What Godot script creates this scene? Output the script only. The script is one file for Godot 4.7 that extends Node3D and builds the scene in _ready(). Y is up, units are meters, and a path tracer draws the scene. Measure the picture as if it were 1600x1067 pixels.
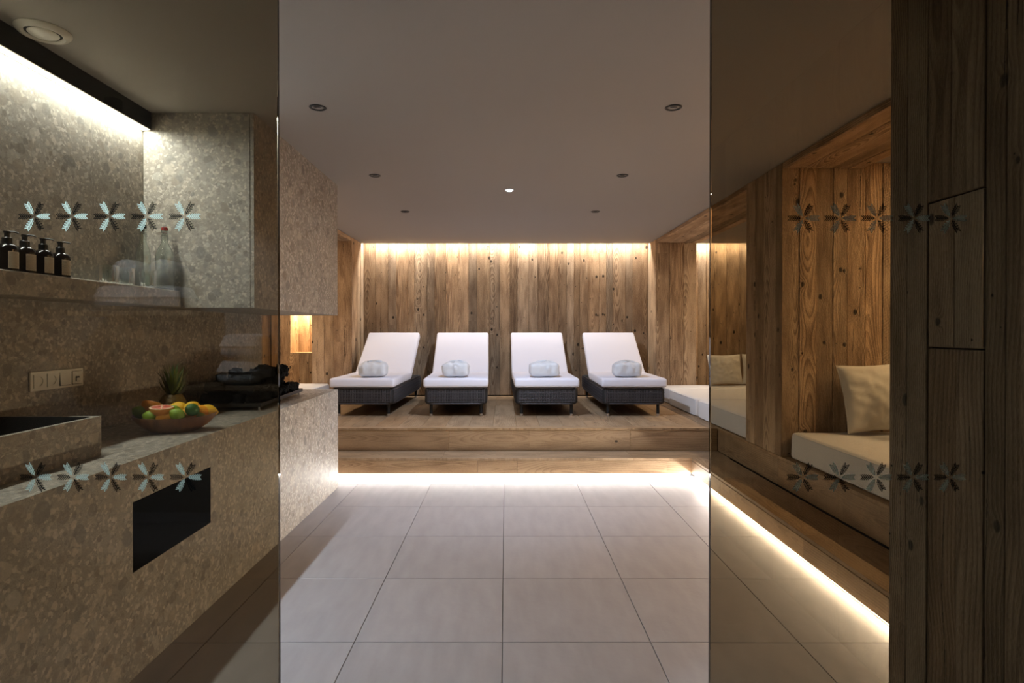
extends Node3D
# A spa relaxation room seen through a glazed partition. Metres, y up; "d" is the distance into the room (d = -z).

const FOCAL := 899.0
const EYE := 1.26
const CEIL := 2.438
const PLAT := 0.3725
const XR := 1.94

var M := {}
var rng := RandomNumberGenerator.new()
var taken := {}
var tiny := FastNoiseLite.new()


# ---------------------------------------------------------------- mesh builder
class MB:
	var v := PackedVector3Array()
	var n := PackedVector3Array()
	var uv := PackedVector2Array()
	var c := PackedColorArray()
	var idx := PackedInt32Array()
	var col := Color.WHITE
	var xf := Transform3D.IDENTITY

	func vert(p: Vector3, nn: Vector3, t := Vector2.ZERO) -> int:
		v.append(xf * p)
		n.append((xf.basis * nn).normalized())
		uv.append(t)
		c.append(col)
		return v.size() - 1

	func tri(a: int, b: int, d: int) -> void:
		# front faces run clockwise: turn the triangle so that it agrees with its normals
		var g := (v[b] - v[a]).cross(v[d] - v[a])
		if g.dot(n[a] + n[b] + n[d]) > 0.0:
			idx.append_array([a, d, b])
		else:
			idx.append_array([a, b, d])

	func quad(a: Vector3, b: Vector3, d: Vector3, e: Vector3, nn: Vector3, ts := []) -> void:
		if ts.is_empty():
			ts = [Vector2(0, 0), Vector2(1, 0), Vector2(1, 1), Vector2(0, 1)]
		var i := vert(a, nn, ts[0])
		vert(b, nn, ts[1])
		vert(d, nn, ts[2])
		vert(e, nn, ts[3])
		tri(i, i + 1, i + 2)
		tri(i, i + 2, i + 3)

	# box with chamfered edges; uvf maps a local point to texture coordinates
	func box(o: Vector3, s: Vector3, b := 0.0, uvf = null) -> void:
		var h := s * 0.5
		b = minf(b, minf(h.x, minf(h.y, h.z)) * 0.9)
		for ax in 3:
			for sg in [-1.0, 1.0]:
				var nn := Vector3.ZERO
				nn[ax] = sg
				var a1 := (ax + 1) % 3
				var a2 := (ax + 2) % 3
				var pts := []
				for k in [[-1, -1], [1, -1], [1, 1], [-1, 1]]:
					var p := Vector3.ZERO
					p[ax] = sg * h[ax]
					p[a1] = k[0] * (h[a1] - b)
					p[a2] = k[1] * (h[a2] - b)
					pts.append(p)
				face(o, pts, nn, uvf)
		if b <= 0.0:
			return
		for ax in 3:
			var a1 := (ax + 1) % 3
			var a2 := (ax + 2) % 3
			for s1 in [-1.0, 1.0]:
				for s2 in [-1.0, 1.0]:
					var nn := Vector3.ZERO
					nn[a1] = s1
					nn[a2] = s2
					var pts := []
					for k in [[-1, 0], [1, 0], [1, 1], [-1, 1]]:
						var p := Vector3.ZERO
						p[ax] = k[0] * (h[ax] - b)
						p[a1] = s1 * (h[a1] - (b if k[1] == 0 else 0.0))
						p[a2] = s2 * (h[a2] - (0.0 if k[1] == 0 else b))
						pts.append(p)
					face(o, pts, nn.normalized(), uvf)
		for sx in [-1.0, 1.0]:
			for sy in [-1.0, 1.0]:
				for sz in [-1.0, 1.0]:
					var nn := Vector3(sx, sy, sz).normalized()
					var i := v.size()
					for k in 3:
						var p := Vector3(sx * (h.x - b), sy * (h.y - b), sz * (h.z - b))
						p[k] += [sx, sy, sz][k] * b
						vert(o + p, nn, uvf.call(p) if uvf != null else Vector2.ZERO)
					tri(i, i + 1, i + 2)

	func face(o: Vector3, pts: Array, nn: Vector3, uvf) -> void:
		var ts := []
		if uvf != null:
			for p in pts:
				ts.append(uvf.call(p))
		quad(o + pts[0], o + pts[1], o + pts[2], o + pts[3], nn, ts)

	# grid of points -> smooth surface; wrap joins the last column to the first
	func sheet(rows: Array, wrap := false, flip := false) -> void:
		var nr := rows.size()
		var nc: int = rows[0].size()
		var nrm := []
		for r in nr:
			var line := PackedVector3Array()
			for k in nc:
				var k0 := (k - 1 + nc) % nc if wrap else maxi(k - 1, 0)
				var k1 := (k + 1) % nc if wrap else mini(k + 1, nc - 1)
				var du: Vector3 = rows[r][k1] - rows[r][k0]
				var dv: Vector3 = rows[mini(r + 1, nr - 1)][k] - rows[maxi(r - 1, 0)][k]
				if du.length_squared() < 1e-14:
					var rr := 1 if r == 0 else nr - 2
					du = rows[rr][k1] - rows[rr][k0]
				var g := du.cross(dv)
				line.append((-g if flip else g).normalized())
			nrm.append(line)
		var base := v.size()
		for r in nr:
			for k in nc:
				vert(rows[r][k], nrm[r][k], Vector2(float(k) / nc, float(r) / (nr - 1)))
		for r in nr - 1:
			for k in (nc if wrap else nc - 1):
				var a := base + r * nc + k
				var b := base + r * nc + (k + 1) % nc
				pair(a, b, b + nc, a + nc)

	func pair(a: int, b: int, d: int, e: int) -> void:
		if v[a].distance_squared_to(v[b]) > 1e-14:
			tri(a, b, d)
		if v[d].distance_squared_to(v[e]) > 1e-14:
			tri(a, d, e)

	# profile of (radius, height) turned round y; corners sharper than 35 degrees stay sharp
	func lathe(pr: Array, sides := 24, o := Vector3.ZERO) -> void:
		var runs := [[pr[0]]]
		for i in range(1, pr.size()):
			runs[-1].append(pr[i])
			if i + 1 < pr.size():
				var d0: Vector2 = (pr[i] - pr[i - 1]).normalized()
				var d1: Vector2 = (pr[i + 1] - pr[i]).normalized()
				if d0.dot(d1) < 0.82:
					runs.append([pr[i]])
		for run in runs:
			var base := v.size()
			for i in run.size():
				var t: Vector2 = (run[mini(i + 1, run.size() - 1)] - run[maxi(i - 1, 0)]).normalized()
				for k in sides + 1:
					var a := TAU * k / sides
					var dir := Vector3(cos(a), 0, sin(a))
					vert(o + dir * run[i].x + Vector3(0, run[i].y, 0), dir * t.y + Vector3(0, -t.x, 0), Vector2(float(k) / sides, run[i].y))
			for i in run.size() - 1:
				for k in sides:
					var a: int = base + i * (sides + 1) + k
					pair(a, a + 1, a + sides + 2, a + sides + 1)

	func tube(pts: Array, radius, sides := 8, caps := true) -> void:
		var up := Vector3.UP
		var base := v.size()
		for i in pts.size():
			var t: Vector3 = (pts[mini(i + 1, pts.size() - 1)] - pts[maxi(i - 1, 0)]).normalized()
			if absf(t.dot(up)) > 0.95:
				up = Vector3.RIGHT if absf(t.x) < 0.9 else Vector3.BACK
			var a := t.cross(up).normalized()
			var b := t.cross(a).normalized()
			up = a.cross(t).normalized() if i == 0 else up
			var r: float = radius[i] if radius is Array else radius
			for k in sides:
				var w := TAU * k / sides
				var dir := a * cos(w) + b * sin(w)
				vert(pts[i] + dir * r, dir, Vector2(float(k) / sides, float(i)))
		for i in pts.size() - 1:
			for k in sides:
				var p := base + i * sides + k
				var q := base + i * sides + (k + 1) % sides
				pair(p, q, q + sides, p + sides)
		if caps:
			for e in [0, pts.size() - 1]:
				var t: Vector3 = (pts[0] - pts[1]).normalized() if e == 0 else (pts[-1] - pts[-2]).normalized()
				var m := vert(pts[e], t)
				for k in sides:
					vert(xf.affine_inverse() * v[base + e * sides + k], t)
				for k in sides:
					tri(m, m + 1 + k, m + 1 + (k + 1) % sides)

	# box with round edges of radius r and (optionally) a deformation of its points; welded, smooth
	func rbox(s: Vector3, r: float, steps: Array, deform = null, round_steps := 3) -> void:
		var h := s * 0.5
		r = minf(r, minf(h.x, minf(h.y, h.z)) * 0.98)
		var ticks := []
		for ax in 3:
			var t := PackedFloat32Array()
			for k in round_steps:
				t.append(-h[ax] + r * (1.0 - cos(PI * 0.5 * k / round_steps)) if k else -h[ax])
			for k in int(steps[ax]) + 1:
				t.append(lerpf(-h[ax] + r, h[ax] - r, float(k) / int(steps[ax])))
			for k in range(round_steps - 1, -1, -1):
				t.append(h[ax] - r * (1.0 - cos(PI * 0.5 * k / round_steps)) if k else h[ax])
			ticks.append(t)
		var seen := {}
		var base := v.size()
		var first := idx.size()
		var out_n := PackedVector3Array()
		for ax in 3:
			var a1 := (ax + 1) % 3
			var a2 := (ax + 2) % 3
			for sg in [-1.0, 1.0]:
				var ids := []
				for i in ticks[a1].size():
					var line := PackedInt32Array()
					for j in ticks[a2].size():
						var p := Vector3.ZERO
						p[ax] = sg * h[ax]
						p[a1] = ticks[a1][i]
						p[a2] = ticks[a2][j]
						var key := "%d %d %d" % [roundi(p.x * 20000), roundi(p.y * 20000), roundi(p.z * 20000)]
						if not seen.has(key):
							var inner := Vector3(clampf(p.x, -h.x + r, h.x - r), clampf(p.y, -h.y + r, h.y - r), clampf(p.z, -h.z + r, h.z - r))
							var dir := (p - inner).normalized()
							var q := inner + dir * r
							seen[key] = vert(deform.call(q, dir) if deform != null else q, dir, Vector2(p.x, p.z))
							out_n.append(dir)
						line.append(seen[key])
					ids.append(line)
				for i in ids.size() - 1:
					for j in ids[0].size() - 1:
						var a: int = ids[i][j]
						var b: int = ids[i + 1][j]
						var d: int = ids[i + 1][j + 1]
						var e: int = ids[i][j + 1]
						var rev: bool = sg > 0.0
						idx.append_array([a, d, b, a, e, d] if rev else [a, b, d, a, d, e])
		# normals from the faces as they lie
		var acc := PackedVector3Array()
		acc.resize(v.size() - base)
		for k in range(first, idx.size(), 3):
			var g := (v[idx[k + 2]] - v[idx[k]]).cross(v[idx[k + 1]] - v[idx[k]])
			for m in 3:
				acc[idx[k + m] - base] += g
		for k in acc.size():
			if acc[k].length_squared() > 1e-20:
				n[base + k] = acc[k].normalized()

	func done() -> ArrayMesh:
		var arr := []
		arr.resize(Mesh.ARRAY_MAX)
		arr[Mesh.ARRAY_VERTEX] = v
		arr[Mesh.ARRAY_NORMAL] = n
		arr[Mesh.ARRAY_TEX_UV] = uv
		arr[Mesh.ARRAY_COLOR] = c
		arr[Mesh.ARRAY_INDEX] = idx
		var m := ArrayMesh.new()
		m.add_surface_from_arrays(Mesh.PRIMITIVE_TRIANGLES, arr)
		return m


# ---------------------------------------------------------------- small helpers
func P(x: float, y: float, d: float) -> Vector3:
	return Vector3(x, y, -d)


func at_pixel(u: float, w: float, d: float) -> Vector3:
	return Vector3((u - 790.0) / FOCAL * d, EYE - (w - 517.0) / FOCAL * d, -d)


func numbered(called: String) -> String:
	taken[called] = taken.get(called, -1) + 1
	return called if taken[called] == 0 else "%s_%03d" % [called, taken[called]]


func tag(o: Node, label := "", category := "", group := "", kind := "") -> void:
	for m in [["label", label], ["category", category], ["group", group], ["kind", kind]]:
		if m[1] != "":
			o.set_meta(m[0], m[1])


func thing(called: String, label: String, category: String, where := Vector3.ZERO, turn := 0.0, group := "", kind := "") -> Node3D:
	var o := Node3D.new()
	o.name = numbered(called)
	add_child(o)
	o.position = where
	o.rotation.y = turn
	tag(o, label, category, group, kind)
	return o


func part(parent: Node, called: String, mesh: Mesh, mat: Material, xf := Transform3D.IDENTITY, label := "") -> MeshInstance3D:
	var o := MeshInstance3D.new()
	o.name = called
	o.mesh = mesh
	o.material_override = null
	for k in mesh.get_surface_count():
		o.set_surface_override_material(k, mat)
	o.transform = xf
	parent.add_child(o, true)
	if label != "":
		o.set_meta("label", label)
	return o


func boxmesh(s: Vector3, b := 0.003, col := Color.WHITE) -> ArrayMesh:
	var mb := MB.new()
	mb.col = col
	mb.box(Vector3.ZERO, s, b)
	return mb.done()


# a box between two corners, given as x0,x1 / y0,y1 / d0,d1
func span(parent: Node, called: String, x: Vector2, y: Vector2, d: Vector2, mat: Material, bevel := 0.002, label := "") -> MeshInstance3D:
	var s := Vector3(absf(x.y - x.x), absf(y.y - y.x), absf(d.y - d.x))
	var mid := Vector3((x.x + x.y) / 2, (y.x + y.y) / 2, -(d.x + d.y) / 2)
	return part(parent, called, boxmesh(s, bevel), mat, Transform3D(Basis.IDENTITY, mid), label)


func mat(col: Color, rough := 0.6, metal := 0.0) -> StandardMaterial3D:
	var m := StandardMaterial3D.new()
	m.albedo_color = col
	m.roughness = rough
	m.metallic = metal
	return m


func lathed(pr: Array, sides := 24) -> ArrayMesh:
	var mb := MB.new()
	mb.lathe(pr, sides)
	return mb.done()


func tubed(pts: Array, r, sides := 8) -> ArrayMesh:
	var mb := MB.new()
	mb.tube(pts, r, sides)
	return mb.done()


# ---------------------------------------------------------------- textures
func noise(freq: float, s: int, oct := 3, kind := FastNoiseLite.TYPE_SIMPLEX_SMOOTH) -> FastNoiseLite:
	var f := FastNoiseLite.new()
	f.noise_type = kind
	f.frequency = freq
	f.seed = s
	f.fractal_type = FastNoiseLite.FRACTAL_FBM if oct > 1 else FastNoiseLite.FRACTAL_NONE
	f.fractal_octaves = oct
	return f


# strips of sawn boards side by side, each 0.2 m wide and 2.6 m long: [colour, height]
func wood_atlas(strips: int, sw: int, hh: int, s0: int, light: Color, dark: Color, rustic: float) -> Array:
	var ww := strips * sw
	var a := PackedByteArray()
	a.resize(ww * hh * 3)
	var b := PackedByteArray()
	b.resize(ww * hh)
	var fw := 512
	var fib := noise(0.45, s0 + 1, 2).get_image(fw, 256).get_data()
	var tone := noise(0.02, s0 + 2, 3).get_image(fw, 256).get_data()
	var wave := noise(1.0, s0 + 3, 2)
	var r := RandomNumberGenerator.new()
	r.seed = s0
	for s in strips:
		var x0 := r.randf_range(-0.12, 0.12)
		var d0 := r.randf_range(0.008, 0.07)
		var slope := r.randf_range(-0.022, 0.022)
		var freq := r.randf_range(70.0, 135.0)
		var contrast := r.randf_range(0.35, 0.8)
		var shade := r.randf_range(0.0, 0.3) * rustic
		var off := r.randi_range(0, 50000)
		var saw := rustic > 0.5 and s % 7 == 3
		var knots := []
		var nk := int(r.randf_range(2.0, 7.0) * rustic + 0.4)
		for k in nk:
			knots.append(Vector3(r.randf_range(-0.08, 0.08), r.randf_range(0.05, 2.55), r.randf_range(0.005, 0.016)))
		var dots := []
		for k in int(r.randf_range(2.0, 9.0) * rustic):
			dots.append(Vector3(r.randf_range(-0.09, 0.09), r.randf_range(0.0, 2.6), r.randf_range(0.002, 0.0045)))
		var cracks := []
		for k in int(r.randf_range(0.0, 4.0) * rustic):
			cracks.append(Vector3(r.randf_range(-0.09, 0.09), r.randf_range(0.0, 2.4), r.randf_range(0.15, 0.7)))
		for j in hh:
			var v := j * 2.6 / hh
			var wob := wave.get_noise_2d(v * 1.4, s * 37.0) * 0.022
			var dep := absf(d0 + slope * v + wave.get_noise_2d(v * 0.9 + 100.0, s * 21.0) * 0.05)
			var near := []
			for k in knots:
				if absf(v - k.y) < k.z * 7.0:
					near.append(k)
			var spots := []
			for k in dots:
				if absf(v - k.y) < k.z:
					spots.append(k)
			var split := []
			for k in cracks:
				if v > k.y and v < k.y + k.z:
					split.append(k)
			var frow := ((j * 256 / hh + off) % 256) * fw
			var trow := ((j * 256 / hh + off * 3) % 256) * fw
			for i in sw:
				var u := (float(i) / sw - 0.5) * 0.2
				var x := u - x0 - wob
				var push := 0.0
				var core := 0.0
				for k in near:
					var dx: float = (u - k.x) / k.z
					var dy: float = (v - k.y) / (k.z * 1.5)
					var q := dx * dx + dy * dy
					push += k.z * 1.6 * exp(-q * 0.22)
					if q < 1.3:
						core = maxf(core, 1.3 - q)
				var fb := fib[frow + (i * 3 + s * 131) % fw] / 255.0
				var tn := tone[trow + (i + s * 83) % fw] / 255.0
				var t := (sqrt(x * x + dep * dep) + push) * freq + fb * 0.12
				var ring := t - floorf(t)
				ring = ring * ring * (1.0 if ring < 0.86 else (1.0 - ring) / 0.14)
				var k2 := clampf(ring * contrast + (tn - 0.5) * 0.55 + (fb - 0.5) * 0.35 + shade, 0.0, 1.0)
				var hgt := 0.35 + ring * 0.35 + (fb - 0.5) * 0.4 + (tn - 0.5) * 0.3
				var drk := 1.0
				if core > 0.0:
					drk = 1.0 - minf(core, 0.8) * 0.7
					hgt += core * 0.3
				for k in spots:
					if Vector2(u - k.x, v - k.y).length() < k.z:
						drk = 0.12
						hgt = 0.0
				for k in split:
					if absf(u - k.x - wob * 0.6 - (fb - 0.5) * 0.002) < 0.0011:
						drk = 0.3
						hgt = 0.05
				if saw:
					hgt += sin((v + u * 0.35) * 620.0) * 0.12
				var p := (j * ww + s * sw + i) * 3
				a[p] = int(clampf(lerpf(light.r, dark.r, k2) * drk, 0, 1) * 255.0)
				a[p + 1] = int(clampf(lerpf(light.g, dark.g, k2) * drk, 0, 1) * 255.0)
				a[p + 2] = int(clampf(lerpf(light.b, dark.b, k2) * drk, 0, 1) * 255.0)
				b[j * ww + s * sw + i] = int(clampf(hgt, 0.0, 1.0) * 255.0)
	return [ImageTexture.create_from_image(Image.create_from_data(ww, hh, false, Image.FORMAT_RGB8, a)), ImageTexture.create_from_image(Image.create_from_data(ww, hh, false, Image.FORMAT_L8, b))]


func wood_material(tex: Array, rough: float, relief: float) -> StandardMaterial3D:
	var m := mat(Color.WHITE, rough)
	m.albedo_texture = tex[0]
	m.vertex_color_use_as_albedo = true
	m.heightmap_enabled = true
	m.heightmap_texture = tex[1]
	m.heightmap_scale = relief
	m.metallic_specular = 0.35
	return m


func cells(freq: float, s: int, ret: int, size: int) -> PackedByteArray:
	var f := FastNoiseLite.new()
	f.noise_type = FastNoiseLite.TYPE_CELLULAR
	f.frequency = freq
	f.seed = s
	f.fractal_type = FastNoiseLite.FRACTAL_NONE
	f.cellular_return_type = ret
	f.cellular_jitter = 1.0
	f.domain_warp_enabled = true
	f.domain_warp_amplitude = 0.55 / freq
	f.domain_warp_frequency = freq * 0.8
	f.domain_warp_fractal_type = FastNoiseLite.DOMAIN_WARP_FRACTAL_NONE
	return f.get_seamless_image(size, size, false, false, 0.02).get_data()


# conglomerate stone: pebbles of three sizes in a fine matrix
func stone_maps(size: int) -> Array:
	var cv := FastNoiseLite.RETURN_CELL_VALUE
	var cd := FastNoiseLite.RETURN_DISTANCE
	var lv := cells(0.026, 5, cv, size)
	var ld := cells(0.026, 5, cd, size)
	var mv := cells(0.06, 9, cv, size)
	var md := cells(0.06, 9, cd, size)
	var sv := cells(0.17, 13, cv, size)
	var fine := noise(0.3, 21, 2).get_seamless_image(size, size).get_data()
	var broad := noise(0.006, 22, 3).get_seamless_image(size, size).get_data()
	var a := PackedByteArray()
	a.resize(size * size * 3)
	var b := PackedByteArray()
	b.resize(size * size)
	for i in size * size:
		# matrix: fine grit
		var g := 0.57 + (fine[i] / 255.0 - 0.5) * 0.20 + (broad[i] / 255.0 - 0.5) * 0.08
		var warm := 0.5
		var q := sv[i] / 255.0
		if q > 0.55:
			g += (q - 0.68) * 0.6
		var w := mv[i] / 255.0
		var e := md[i] / 255.0
		if w > 0.56 and e < 0.26 + fmod(w * 17.0, 1.0) * 0.16:
			g = g * 0.35 + 0.65 * (0.38 + fmod(w * 29.0, 1.0) * 0.42)
			warm = fmod(w * 37.0, 1.0)
		var l := lv[i] / 255.0
		e = ld[i] / 255.0
		if l > 0.66 and e < 0.22 + fmod(l * 53.0, 1.0) * 0.2:
			g = g * 0.4 + 0.6 * (0.40 + fmod(l * 91.0, 1.0) * 0.34)
			warm = fmod(l * 71.0, 1.0)
		var t := 0.012 + warm * 0.03
		a[i * 3] = int(clampf(g + t, 0, 1) * 255)
		a[i * 3 + 1] = int(clampf(g + 0.004, 0, 1) * 255)
		a[i * 3 + 2] = int(clampf(g - t * 1.0, 0, 1) * 255)
		b[i] = int(clampf(0.5 + (g - 0.47) * 0.8, 0, 1) * 255)
	return [ImageTexture.create_from_image(Image.create_from_data(size, size, false, Image.FORMAT_RGB8, a)), ImageTexture.create_from_image(Image.create_from_data(size, size, false, Image.FORMAT_L8, b))]


func triplanar(m: StandardMaterial3D, scale: float, world := true) -> StandardMaterial3D:
	m.uv1_triplanar = true
	m.uv1_world_triplanar = world
	m.uv1_triplanar_sharpness = 8.0
	m.uv1_scale = Vector3.ONE * scale
	return m


func noise_tex(freq: float, s: int, lo: Color, hi: Color, size := 512, oct := 4, stretch := 1) -> ImageTexture:
	var im := noise(freq, s, oct).get_seamless_image(size, size / stretch)
	var src := im.get_data()
	var out := PackedByteArray()
	out.resize(src.size() * 3)
	for i in src.size():
		var c := lo.lerp(hi, src[i] / 255.0)
		out[i * 3] = int(c.r * 255)
		out[i * 3 + 1] = int(c.g * 255)
		out[i * 3 + 2] = int(c.b * 255)
	return ImageTexture.create_from_image(Image.create_from_data(size, size / stretch, false, Image.FORMAT_RGB8, out))


func cloth(col: Color, weave := 1.0) -> StandardMaterial3D:
	var m := mat(col, 0.92)
	m.metallic_specular = 0.25
	m.rim_enabled = true
	m.rim = 0.25
	m.rim_tint = 0.5
	m.heightmap_enabled = true
	m.heightmap_texture = M.weave_height
	m.heightmap_scale = 0.12 * weave
	triplanar(m, 3.0, false)
	return m


func make_materials() -> void:
	var old := wood_atlas(16, 96, 1536, 11, Color(0.86, 0.735, 0.59), Color(0.43, 0.33, 0.245), 1.0)
	M.old_wood = wood_material(old, 0.78, 1.0)
	M.grey_wood = wood_material(old, 0.72, 0.45)
	var oak := wood_atlas(8, 96, 1152, 77, Color(0.66, 0.555, 0.435), Color(0.43, 0.335, 0.24), 0.12)
	M.oak = wood_material(oak, 0.55, 0.06)
	var st := stone_maps(1024)
	M.stone = mat(Color(0.93, 0.91, 0.89), 0.55)
	M.stone.albedo_texture = st[0]
	M.stone.heightmap_enabled = true
	M.stone.heightmap_texture = st[1]
	M.stone.heightmap_scale = 0.05
	triplanar(M.stone, 0.55)
	M.black_stone = mat(Color(0.24, 0.24, 0.245), 0.4)
	M.black_stone.albedo_texture = st[0]
	triplanar(M.black_stone, 0.8)
	M.tile = mat(Color.WHITE, 0.42)
	M.tile.albedo_texture = noise_tex(0.012, 40, Color(0.60, 0.57, 0.56), Color(0.65, 0.62, 0.61), 1024, 6, 4)
	M.tile.heightmap_enabled = true
	M.tile.heightmap_texture = noise_tex(0.05, 41, Color.BLACK, Color.WHITE, 512, 4)
	M.tile.heightmap_scale = 0.03
	M.grout = mat(Color(0.36, 0.34, 0.33), 0.9)
	M.plaster = mat(Color(0.625, 0.60, 0.57), 0.9)
	M.plaster.heightmap_enabled = true
	M.plaster.heightmap_texture = noise_tex(0.08, 43, Color.BLACK, Color.WHITE, 512, 4)
	M.plaster.heightmap_scale = 0.02
	triplanar(M.plaster, 1.0)
	M.weave_height = noise_tex(0.35, 44, Color.BLACK, Color.WHITE, 512, 2)
	M.white_cloth = cloth(Color(0.885, 0.88, 0.915))
	M.bench_cloth = cloth(Color(0.87, 0.86, 0.85))
	M.pillow_cloth = cloth(Color(0.83, 0.81, 0.77))
	M.terry = cloth(Color(0.88, 0.885, 0.895), 2.5)
	M.terry.heightmap_scale = 0.4
	M.black = mat(Color(0.035, 0.035, 0.038), 0.6)
	M.black_plastic = mat(Color(0.03, 0.028, 0.028), 0.35)
	M.dark_backing = mat(Color(0.12, 0.09, 0.07), 0.95)
	M.wicker = mat(Color(0.12, 0.115, 0.12), 0.7)
	M.cane = mat(Color(0.25, 0.24, 0.25), 0.5)
	M.chrome = mat(Color(0.85, 0.85, 0.86), 0.2, 1.0)
	M.steel = mat(Color(0.35, 0.34, 0.33), 0.35, 1.0)
	M.brass = mat(Color(0.85, 0.64, 0.36), 0.25, 1.0)
	M.white_plastic = mat(Color(0.88, 0.86, 0.82), 0.4)
	M.socket_dark = mat(Color(0.10, 0.09, 0.08), 0.6)
	M.glass = mat(Color(0.64, 0.60, 0.515, 0.0), 0.0)
	M.glass.transparency = BaseMaterial3D.TRANSPARENCY_ALPHA
	M.glass.refraction_enabled = true
	M.glass.refraction_scale = 0.05
	M.clear = mat(Color(0.96, 0.985, 0.975, 0.0), 0.0)
	M.clear.transparency = BaseMaterial3D.TRANSPARENCY_ALPHA
	M.clear.refraction_enabled = true
	M.clear.refraction_scale = 0.05
	M.print_dark = mat(Color(0.04, 0.045, 0.045), 0.8)
	M.print_dark.metallic_specular = 0.15
	M.print_pale = mat(Color(0.78, 0.87, 0.82), 0.45)
	M.led = mat(Color.WHITE, 0.5)
	M.led.emission_enabled = true
	M.led.emission = Color(1.0, 0.93, 0.82)
	M.led.emission_energy_multiplier = 3.0
	M.led_cool = M.led.duplicate()
	M.led_cool.emission = Color(1.0, 0.97, 0.93)
	M.spot_glow = M.led.duplicate()
	M.spot_glow.emission = Color(0.90, 0.96, 1.0)
	M.spot_glow.emission_energy_multiplier = 12.0


# ---------------------------------------------------------------- wood cladding
# one board: w across (local x), h along the grain (local y), t thick, its face towards local z
func board(parent: Node, w: float, h: float, t: float, xf: Transform3D, m: Material, tint: Color, strips := 16, called := "board") -> MeshInstance3D:
	var mb := MB.new()
	mb.col = tint
	var s := rng.randi_range(0, strips - 1)
	var v0 := rng.randf_range(0.0, maxf(0.0, 1.0 - h / 2.6))
	var share := minf(1.0, w / 0.2) * 0.96
	var u0 := rng.randf_range(0.02, maxf(0.02, 0.98 - share))
	var k := minf(1.0, 2.6 / h)
	mb.box(Vector3.ZERO, Vector3(w, h, t), minf(0.0022, t * 0.3), func(p: Vector3) -> Vector2:
		return Vector2((s + u0 + share * clampf(p.x / w + 0.5 + p.z * 0.3, 0.0, 1.0)) / strips, v0 + (p.y + h / 2) / 2.6 * k))
	return part(parent, called, mb.done(), m, xf)


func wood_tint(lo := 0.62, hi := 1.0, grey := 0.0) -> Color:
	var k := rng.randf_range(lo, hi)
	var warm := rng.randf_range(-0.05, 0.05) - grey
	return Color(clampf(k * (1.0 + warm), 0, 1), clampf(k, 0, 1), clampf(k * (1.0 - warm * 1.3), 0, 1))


# boards side by side from a corner, along "across", standing along "up", facing "out"
func clad(parent: Node, corner: Vector3, across: Vector3, up: Vector3, out: Vector3, width: float, height: float, wmin: float, wmax: float, m: Material, lo := 0.62, hi := 1.0, grey := 0.0, strips := 16, t := 0.02) -> void:
	var x := 0.0
	while x < width - 0.001:
		var w := rng.randf_range(wmin, wmax)
		if width - x - w < wmin * 0.7:
			w = width - x
		w = minf(w, width - x)
		var th := t + rng.randf_range(-0.004, 0.004)
		var o := corner + across * (x + w / 2) + up * height / 2 + out * (th / 2 - t)
		board(parent, w - 0.0015, height, th, Transform3D(Basis(across, up, out), o), m, wood_tint(lo, hi, grey), strips)
		x += w


# ---------------------------------------------------------------- lights
func strip_light(parent: Node, called: String, where: Vector3, towards: Vector3, along: Vector3, length: float, breadth: float, energy: float, col: Color) -> void:
	var l := AreaLight3D.new()
	l.name = called
	l.area_size = Vector2(length, breadth)
	l.area_normalize_energy = true
	l.light_energy = energy
	l.light_color = col
	l.area_range = 14.0
	l.shadow_enabled = true
	parent.add_child(l, true)
	l.global_transform = Transform3D(Basis(along, -towards.cross(along), -towards), where)


func led_strip(label: String, a: Vector3, b: Vector3, towards: Vector3, breadth: float, energy: float, col: Color, m: Material) -> void:
	var along := (b - a).normalized()
	var length := a.distance_to(b)
	var o := thing("led_strip", label, "light strip", (a + b) / 2)
	var side := -towards.cross(along)
	part(o, "profile", boxmesh(Vector3(length, breadth + 0.006, 0.008), 0.001), M.black, Transform3D(Basis(along, side, -towards), -towards * 0.006))
	part(o, "diffuser", boxmesh(Vector3(length - 0.004, breadth, 0.004), 0.0005), m, Transform3D(Basis(along, side, -towards), Vector3.ZERO))
	strip_light(o, "strip_glow", (a + b) / 2 + towards * 0.004, towards, along, length, breadth, energy, col)


# ---------------------------------------------------------------- the scene
func _ready() -> void:
	rng.seed = 20240607
	tiny.seed = 3
	tiny.frequency = 1.0
	# camera: tilted slightly down, lens shifted to keep the verticals upright
	var cam := Camera3D.new()
	cam.name = "camera"
	cam.projection = Camera3D.PROJECTION_FRUSTUM
	cam.near = 0.05
	cam.far = 60.0
	cam.size = 1067.0 / FOCAL * cam.near
	cam.frustum_offset = Vector2(10.0, -11.0) / FOCAL * cam.near
	cam.position = Vector3(0, EYE, 0)
	cam.rotation = Vector3(-5.5 / FOCAL, 0, 0)
	add_child(cam)
	cam.current = true
	var we := WorldEnvironment.new()
	we.name = "surroundings"
	var env := Environment.new()
	env.background_mode = Environment.BG_COLOR
	env.background_color = Color.BLACK
	env.tonemap_mode = Environment.TONE_MAPPER_LINEAR
	env.tonemap_exposure = 0.92
	env.sdfgi_enabled = true
	env.ssao_enabled = true
	env.ssil_enabled = true
	we.environment = env
	add_child(we)

	make_materials()
	lamps()
	shell()
	platform()
	stone_bar()
	partition()
	for k in 4:
		lounger(k)
	benches()
	bar_things()
	ceiling_fittings()
	anteroom()


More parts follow.
